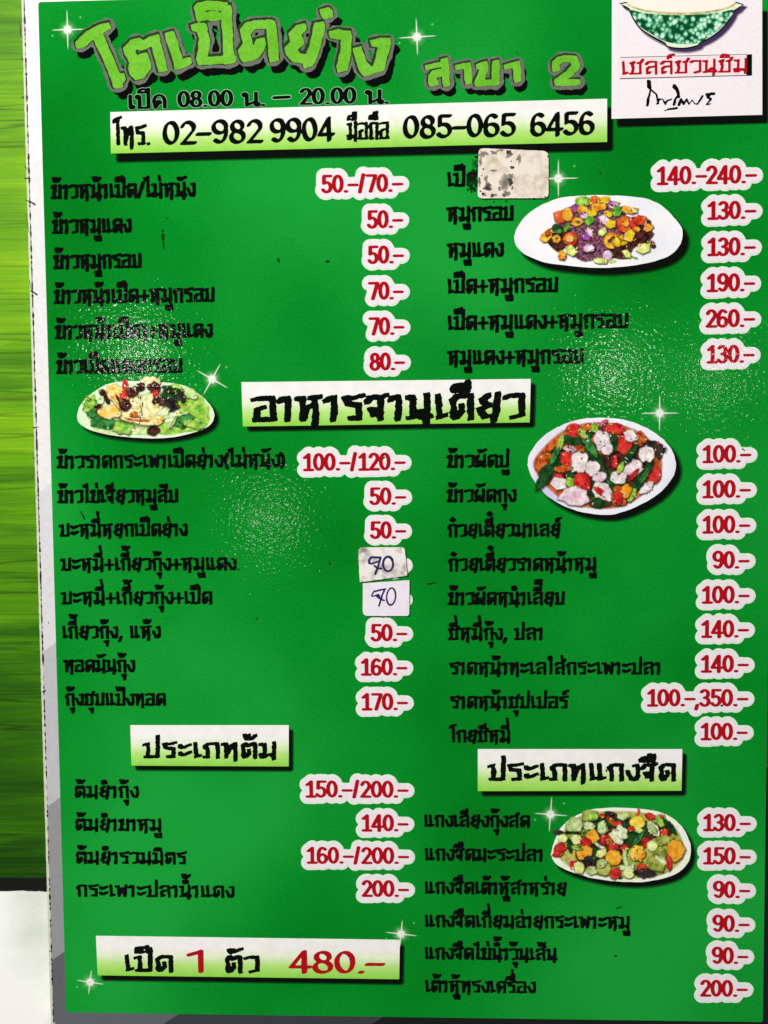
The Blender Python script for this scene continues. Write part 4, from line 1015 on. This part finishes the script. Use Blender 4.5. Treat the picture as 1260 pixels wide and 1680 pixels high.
# picture 4: white oval plate of mixed vegetables
tf4 = lambda x, y: (890 + x * .2063, 1310 + y * .2063)
out4 = [(70, 430), (100, 330), (150, 230), (240, 150), (380, 90), (560, 72), (760, 80), (920, 105), (1040, 160), (1120, 240), (1170, 340), (1180, 430), (1150, 520), (1060, 600), (920, 645), (740, 665), (540, 655), (370, 625), (220, 580), (120, 530), (80, 480)]
well4 = [(110, 430), (150, 300), (230, 190), (360, 120), (560, 105), (760, 110), (940, 150), (1050, 230), (1110, 340), (1120, 440), (1070, 530), (940, 600), (740, 630), (540, 620), (380, 590), (220, 540)]
pc = [('dark_bed', 'ragged', 590, 345, 420, 200, 0), ('squash', 'ragged', 820, 470, 150, 90, 0), ('squash', 'ragged', 300, 330, 130, 80, 0), ('darkgreen', 'ragged', 700, 260, 130, 90, 0), ('broth', 'ragged', 900, 560, 120, 50, -10), ('darkgreen', 'ragged', 400, 480, 90, 80, 0), ('darkgreen', 'ragged', 450, 200, 90, 60, 0),
 ('gourd', 'ragged', 250, 210, 66, 60, 0), ('squash', 'chunk', 385, 140, 66, 56, 0), ('lettuce', 'chunk', 405, 140, 40, 34, 0), ('redpepper', 'chunk', 470, 135, 20, 18, 0), ('mushroom', 'leaf', 560, 150, 80, 36, 35), ('sauce', 'leaf', 550, 180, 55, 20, 40), ('palelettuce', 'ragged', 640, 140, 44, 26, 0), ('redpepper', 'strip', 758, 110, 30, 9, -80), ('babycorn', 'round', 752, 190, 60, 50, 0), ('redpepper', 'leaf', 852, 140, 42, 26, 20), ('lettuce', 'wedge', 950, 175, 56, 50, 30), ('redpepper', 'wedge', 945, 140, 18, 18, 0), ('darkgreen', 'leaf', 1010, 220, 80, 24, 50),
 ('mushroom', 'leaf', 130, 268, 48, 18, 10), ('darkgreen', 'leaf', 250, 275, 70, 14, 5), ('palelettuce', 'chunk', 365, 220, 44, 34, 0), ('kale', 'leaf', 340, 275, 50, 18, -40), ('pumpkin', 'chunk', 400, 300, 52, 50, -30), ('cream', 'wedge', 480, 235, 44, 62, 15), ('palelettuce', 'ragged', 475, 230, 34, 48, 10), ('redpepper', 'chunk', 605, 200, 24, 24, 0), ('redpepper', 'chunk', 705, 240, 28, 24, 0), ('cream', 'ragged', 590, 300, 54, 66, -30), ('cream', 'ragged', 630, 270, 36, 60, -20), ('lime_cube', 'wedge', 770, 250, 44, 24, 10), ('cream', 'leaf', 880, 240, 72, 36, 52), ('gourd', 'leaf', 875, 235, 50, 22, 52),
 ('redpepper', 'chunk', 965, 275, 32, 34, 20), ('squash', 'leaf', 950, 330, 90, 36, -10), ('kale', 'leaf', 760, 320, 80, 20, -55), ('corn', 'round', 162, 315, 36, 34, 0), ('corn', 'ragged', 265, 325, 40, 38, 0), ('darkgreen', 'leaf', 215, 370, 60, 22, 80), ('redpepper', 'round', 345, 352, 42, 42, 0), ('redpepper', 'chunk', 500, 325, 36, 40, 0), ('sauce', 'leaf', 530, 340, 30, 34, 0), ('redpepper', 'ragged', 565, 385, 44, 34, 20), ('redpepper', 'chunk', 650, 390, 28, 22, 0), ('darkmeat', 'leaf', 590, 415, 40, 16, 0), ('redpepper', 'chunk', 820, 345, 30, 40, 0), ('corn', 'round', 872, 375, 42, 40, 0),
 ('pumpkin', 'chunk', 330, 430, 68, 56, -25), ('stem', 'leaf', 275, 390, 46, 16, 10), ('redpepper', 'ragged', 135, 400, 44, 50, 40), ('redpepper', 'leaf', 120, 440, 46, 22, -10), ('cream', 'strip', 455, 372, 40, 9, 30), ('lime_cube', 'wedge', 470, 430, 50, 36, -50), ('pumpkin', 'chunk', 560, 470, 66, 66, 0), ('babycorn', 'ragged', 755, 430, 60, 66, 20), ('pumpkin', 'ragged', 770, 450, 40, 50, 20), ('squash', 'chunk', 930, 440, 56, 50, 0), ('pumpkin', 'chunk', 1065, 410, 60, 84, -5),
 ('squash', 'ragged', 480, 545, 60, 70, -30), ('gourd', 'leaf', 480, 520, 40, 24, -40), ('mushroom', 'ragged', 370, 505, 50, 52, 0), ('redpepper', 'chunk', 240, 515, 28, 42, 10), ('lime_cube', 'chunk', 290, 550, 46, 48, 10), ('gourd', 'ragged', 388, 572, 40, 32, 0), ('redpepper', 'chunk', 575, 590, 46, 38, -20), ('palelettuce', 'strip', 665, 470, 70, 15, 82), ('cream', 'strip', 670, 540, 55, 17, -8), ('corn', 'round', 685, 590, 46, 42, 0), ('redpepper', 'chunk', 790, 550, 40, 34, 0), ('corn', 'round', 775, 570, 14, 14, 0), ('mushroom', 'leaf', 810, 590, 90, 36, 5), ('squash', 'chunk', 905, 510, 76, 66, 10), ('cream', 'strip', 955, 487, 64, 13, 25), ('redpepper', 'chunk', 1005, 510, 22, 58, -5), ('cream', 'strip', 210, 485, 44, 6, -25), ('darkmeat', 'leaf', 615, 628, 22, 12, 0)]
dish('white oval plate of mixed vegetables', out4, tf4, M_PLATE_CREAM, pc, sh=(7, 9), well=(well4, 'broth'), seed=4)

# ------------------------------------------------------------------ award card at the top right
tfc = lambda x, y: (1000 + x * .2063, y * .2063)
p = [at(1003.2, 195), at(1250.5, 188.5)]
top = FY1 - 2 * K
c_tl = np.array([at(1004, 0)[0] - .2 * K, top]); c_tr = np.array([at(1250, 0)[0], top])
P = np.array([p[0], p[1], c_tr, c_tl])
card = flat('award_card', P, Z_CARD, M_WHITE, menu); card['label'] = 'white card with a green patterned bowl, red words and a signature'
soft_flat('printed_shadow', rounded(px_shift(np.array([p[0], p[1], c_tr - [0, 30 * K], c_tl - [0, 30 * K]]), 9, 13), 4 * K, 4), Z_SHADOW, 4 * K, M_SHADOW, card)
# bowl
rim = [tfc(570 + 430 * math.cos(a), 8 + 92 * math.sin(a)) for a in np.linspace(0, math.pi, 25)]
body = [tfc(*q) for q in [(1000, 20), (985, 90), (945, 165), (880, 240), (800, 300), (720, 340), (700, 362), (620, 382), (540, 384), (460, 370), (435, 340), (340, 290), (250, 230), (190, 150), (155, 70), (142, 20)]]
outl = smooth_closed(px_poly(body), 3)
soft_flat('bowl_shadow', px_shift(offset_poly(outl, 1.5 * K), 5.5, 5), Z_INK - 1e-5, 5 * K, soft_ink('bowl_shadow_ink', (66, 48, 90)), card)
flat('bowl_outline', offset_poly(outl, 1.3 * K), Z_INK, M_BLACK, card)
flat('bowl', offset_poly(outl, -.9 * K), Z_INK + 1e-5, ink('bowl_cream', (232, 242, 214), .06), card)
def bowl_mat():
    m = bpy.data.materials.new('bowl_pattern'); m.use_nodes = True
    nt = m.node_tree; N = nt.nodes; L = nt.links; bs = N['Principled BSDF']
    geo = N.new('ShaderNodeNewGeometry'); vo = N.new('ShaderNodeTexVoronoi'); vo.inputs['Scale'].default_value = 560
    L.new(geo.outputs['Position'], vo.inputs['Vector'])
    no = N.new('ShaderNodeTexNoise'); no.inputs['Scale'].default_value = 260; no.inputs['Detail'].default_value = 3; L.new(geo.outputs['Position'], no.inputs['Vector'])
    ad = N.new('ShaderNodeMath'); ad.operation = 'ADD'; L.new(vo.outputs['Distance'], ad.inputs[0]); L.new(no.outputs['Fac'], ad.inputs[1])
    r = N.new('ShaderNodeValToRGB'); e = r.color_ramp.elements
    hf = N.new('ShaderNodeMath'); hf.operation = 'MULTIPLY'; hf.inputs[1].default_value = .6; L.new(ad.outputs[0], hf.inputs[0])
    e[0].position = .38; e[0].color = (*lin((228, 246, 234)), 1); e[1].position = .70; e[1].color = (*lin((6, 78, 44)), 1)
    for p_, c in ((.48, (170, 228, 194)), (.56, (110, 190, 146)), (.63, (56, 136, 94))):
        q = e.new(p_); q.color = (*lin(c), 1)
    L.new(hf.outputs[0], r.inputs[0]); L.new(r.outputs[0], bs.inputs['Base Color']); add_film(nt, bs); return m
pat = [tfc(*q) for q in [(985, 80), (940, 165), (870, 235), (780, 300), (700, 345), (570, 352), (440, 330), (330, 270), (240, 210), (190, 140), (160, 80), (300, 108), (570, 122), (850, 104)]]
flat('bowl_pattern', smooth_closed(px_poly(pat), 3), Z_INK + 2e-5, bowl_mat(), card)
gold = rim + [tfc(570 + 436 * math.cos(a), 16 + 104 * math.sin(a)) for a in np.linspace(math.pi, 0, 25)]
GP = px_poly(gold); n2 = 25
mesh_obj('bowl_rim', [(q[0], q[1], Z_INK + 3e-5) for q in GP], [(i + 1, i, 2 * n2 - 1 - i, 2 * n2 - 2 - i) for i in range(n2 - 1)], ink('rim_gold', (176, 168, 110), .1, rgb2=(220, 216, 150), scale2=300), card)
inner = px_poly(rim) ; inn = np.vstack([inner, [[inner[-1][0], top - 1 * K], [inner[0][0], top - 1 * K]]])
flat('bowl_inside', inn, Z_INK + 3e-5, ink('bowl_ivory', (250, 244, 232), .02), card)
for a, b_ in (((1016, 50), (1029, 6)),):
    pass
def bar(name, pts, mat, z, parent): return flat(name, px_poly([tfc(*q) for q in pts]), z, mat, parent)
bar('rule', [(82, 455), (1090, 430), (1090, 434), (82, 460)], ink('rule_grey', (120, 112, 118), .05), Z_INK, card)
bar('rule', [(80, 624), (1130, 597), (1130, 602), (80, 630)], M_BLACK, Z_INK, card)
bar('end_block', [(1090, 434), (1132, 432), (1132, 598), (1088, 599)], M_BLACK, Z_INK + 4e-6, card)
bar('red_band', [(84, 461), (1088, 436), (1088, 596), (84, 623)], ink('band_pink', (250, 226, 232), .03), Z_INK - 1e-6 * 20, card)
thai_line('red_lettering', 'เชลล์ชวนชิม', 1018, 1225.5, 123, 20.5, Z_INK, M_RED, card, slope=-.022, nib=(.1, .07, .0), rough=0.0, res=30)
# signature
SIG = [[(300, 838), (308, 780), (326, 716), (318, 650), (304, 644), (306, 690), (330, 716), (372, 750), (388, 824), (378, 826), (398, 788), (424, 792), (442, 832), (452, 808), (462, 800), (490, 790)],
       [(512, 832), (520, 790), (550, 752), (538, 700), (512, 678), (508, 690), (530, 712), (552, 770)], [(552, 832), (568, 790), (590, 826), (612, 790), (632, 828), (656, 796), (676, 826), (700, 828), (722, 790), (736, 766)],
       [(770, 752), (800, 748), (832, 746)], [(800, 752), (778, 772), (804, 790), (772, 832), (800, 826)], [(440, 880), (470, 868), (530, 862)]]
fr = tl([[tfc(*q) for q in s] for s in SIG], None, 30)
F, a_, b_, r_ = pen_field(fr[0], (.062, .05, .6), 40, .2, .03, 3.0, 5)
emit('signature', F, a_, b_, r_, 0, fr, Z_INK, M_BLACK, card)

# ------------------------------------------------------------------ stickers on the menu (things of their own)
def sticker_mat(name, tone, dirt, amount, left_only=False):
    m = bpy.data.materials.new(name); m.use_nodes = True
    nt = m.node_tree; N = nt.nodes; L = nt.links; bs = N['Principled BSDF']
    tc = N.new('ShaderNodeTexCoord')
    n1 = N.new('ShaderNodeTexNoise'); n1.inputs['Scale'].default_value = 330; n1.inputs['Detail'].default_value = 4; L.new(tc.outputs['Object'], n1.inputs['Vector'])
    n2 = N.new('ShaderNodeTexNoise'); n2.inputs['Scale'].default_value = 120; n2.inputs['Detail'].default_value = 2; L.new(tc.outputs['Object'], n2.inputs['Vector'])
    mu = N.new('ShaderNodeMath'); mu.operation = 'MULTIPLY'; L.new(n1.outputs['Fac'], mu.inputs[0]); L.new(n2.outputs['Fac'], mu.inputs[1])
    r = N.new('ShaderNodeValToRGB'); r.color_ramp.elements[0].position = .22; r.color_ramp.elements[1].position = .22 + amount
    r.color_ramp.elements[0].color = (*lin(tone), 1); r.color_ramp.elements[1].color = (*lin(dirt), 1)
    L.new(mu.outputs[0], r.inputs[0]); L.new(r.outputs[0], bs.inputs['Base Color'])
    bs.inputs['Roughness'].default_value = .55; bs.inputs['Specular IOR Level'].default_value = .3
    return m
def sticker(name, pts, radii, mat, label, z=3e-4, thick=2.0e-4, group=None):
    P = px_poly(pts); c = P.mean(0)
    Q = densify(rounded(P - c, [r * K for r in radii], 6), 3 * K); Q = Q + RNG.normal(0, .12 * K, Q.shape)
    area = 0.5 * np.sum(Q[:, 0] * np.roll(Q[:, 1], -1) - np.roll(Q[:, 0], -1) * Q[:, 1])
    if area < 0: Q = Q[::-1]
    n = len(Q)
    V = [(q[0], q[1], 0) for q in Q] + [(q[0], q[1], -thick) for q in Q]
    o = mesh_obj(name, V, [tuple(range(n)), tuple(range(2 * n - 1, n - 1, -1))] + [(n + i, n + (i + 1) % n, (i + 1) % n, i) for i in range(n)], mat)
    o.location = (c[0], c[1], z + thick)
    tag(o, label, 'sticker', group)
    return o, c
# blank sticker with black residue where the ink underneath was rubbed away
sb, c0 = sticker('blank_sticker', [(785, 243.5), (899.7, 248.5), (899.7, 325.5), (783.5, 326)], [9, 10, 8, 8], sticker_mat('sticker_cream', (236, 226, 212), (202, 184, 162), .2),
             'blank cream sticker with torn blackened left half, beside the top right duck entry', z=2.6e-4)
tfs = lambda x, y: (770 + x * .1508, 230 + y * .1508)
grey_soft = soft_ink('residue_grey', (120, 112, 104), film=False)
def patches(name, items, mat, parent, z, rough_=.16, soft=None):
    Vv, Ff, Aa = [], [], []
    for (x, y, rx, ry) in items:
        B = px_poly([tfs(*q) for q in blob('torn', x, y, rx * .92, ry * .86, RNG.uniform(0, 180) if abs(rx - ry) < 8 else 0, int(RNG.integers(1e6)))]) - (c0 if parent is sb else 0)
        area = 0.5 * np.sum(B[:, 0] * np.roll(B[:, 1], -1) - np.roll(B[:, 0], -1) * B[:, 1])
        if area < 0: B = B[::-1]
        i0 = len(Vv); cc = B.mean(0); n_ = len(B)
        if soft: 
            Vv.append((*cc, z)); Aa.append(soft)
            for q in B: Vv.append((*q, z)); Aa.append(soft * RNG.uniform(0, .6))
            Ff += [(i0, i0 + 1 + k, i0 + 1 + (k + 1) % n_) for k in range(n_)]
        else:
            Vv += [(*q, z) for q in B]; Ff.append(tuple(range(i0, i0 + n_)))
        z += 1.5e-6
    return mesh_obj(name, Vv, Ff, mat, parent, Aa if soft else None)
patches('grey_residue', [(150, 150, 50, 40), (430, 165, 42, 44), (265, 140, 36, 26), (390, 470, 80, 90), (400, 590, 50, 40), (180, 420, 30, 40), (120, 250, 26, 60), (450, 410, 34, 60), (200, 500, 40, 60), (265, 335, 50, 14), (110, 470, 18, 70), (340, 115, 60, 12), (270, 600, 36, 24), (540, 210, 30, 60), (160, 590, 30, 26)],
        grey_soft, sb, 3e-6, soft=.9)
patches('black_residue', [(425, 130, 30, 18), (455, 150, 18, 22), (462, 300, 22, 28), (455, 232, 8, 10), (150, 320, 12, 10), (200, 490, 28, 40), (180, 530, 36, 20), (225, 530, 18, 26), (325, 530, 22, 18), (450, 460, 22, 40), (430, 435, 16, 14), (375, 600, 24, 18), (420, 585, 16, 22), (145, 590, 16, 14), (245, 610, 22, 16), (138, 390, 10, 8), (305, 122, 8, 12), (435, 380, 14, 8), (465, 520, 12, 24), (105, 440, 10, 30), (852, 185, 6, 20), (825, 620, 16, 8), (120, 560, 10, 12), (250, 150, 14, 6), (700, 634, 16, 4)],
        ink('residue_black', (52, 46, 40), .2, film=False, rgb2=(120, 110, 98), scale2=700, lo=.45, hi=.7), sb, 4e-5)
smudges = [(60, 400, 24, 60), (30, 420, 20, 50), (85, 350, 16, 70), (40, 330, 26, 18), (75, 480, 20, 24), (20, 520, 30, 14), (55, 540, 22, 18), (60, 250, 14, 10), (30, 210, 8, 8), (95, 290, 12, 40), (5, 470, 30, 20), (90, 200, 8, 40), (265, 668, 10, 6), (400, 662, 14, 7), (180, 655, 10, 4), (20, 560, 14, 10), (-20, 540, 14, 8), (70, 180, 20, 8)]
patches('smudge', smudges, ink('smudge_black', (12, 26, 12), .3, rgb2=(10, 92, 34), scale2=420, lo=.5, hi=.62), menu, 20e-5)
patches('smudge', [(40, 420, 80, 90), (60, 260, 40, 60), (40, 520, 60, 40)], soft_ink('smudge_soft', (10, 60, 22)), menu, 19e-5, soft=.6)

INK = ink('pen_ink', (34, 26, 96), .15, film=False)
tfh = lambda x, y: (560 + x * .1111, 880 + y * .1111)
def handwriting(parent, c, strokes, w_):
    fr = tl([[tfh(*q) for q in s] for s in strokes], None, 30)
    F, a_, b_, r_ = pen_field(fr[0], (w_, w_ * .85, .5), 48, .2, .015, 3.0, 8)
    o = emit('handwritten_figures', F, a_, b_, r_, 0, (fr[0], fr[1] - c, *fr[2:]), 2e-5, INK, parent)
s1, c1 = sticker('price_sticker', [tfh(246, 160), tfh(935, 158), tfh(975, 578), tfh(274, 676)], [9, 6, 2, 1], sticker_mat('sticker_grubby', (240, 234, 230), (150, 138, 130), .19),
                 'grubby white sticker with a thick handwritten 70, the upper of two', z=3.2e-4, group='handwritten price stickers')
handwriting(s1, c1, [[(435, 308), (580, 308), (545, 430), (500, 550)], [(435, 312), (412, 350), (412, 395), (450, 402), (535, 372)], [(485, 430), (545, 470), (592, 472)],
                     arc(690, 405, 74, 108, -100, 262, 20)], .066)
s2, c2 = sticker('price_sticker', [tfh(318, 690), tfh(1006, 645), tfh(1004, 1172), tfh(316, 1172)], [1, 1, 5, 9], sticker_mat('sticker_clean', (238, 232, 242), (226, 218, 228), .3),
                 'clean white sticker with a thin handwritten 70, the lower of two', z=2.6e-4, group='handwritten price stickers')
handwriting(s2, c2, [[(652, 772), (480, 812), (448, 872), (462, 884), (545, 858), (560, 884)], [(642, 780), (610, 850), (556, 1022)], [(512, 872), (580, 925), (632, 942)],
                     [(735 + 66 * math.cos(a) - 14 * math.sin(a) * .6, 885 + 126 * math.sin(a)) for a in np.linspace(-1.9, 4.5, 22)]], .05)
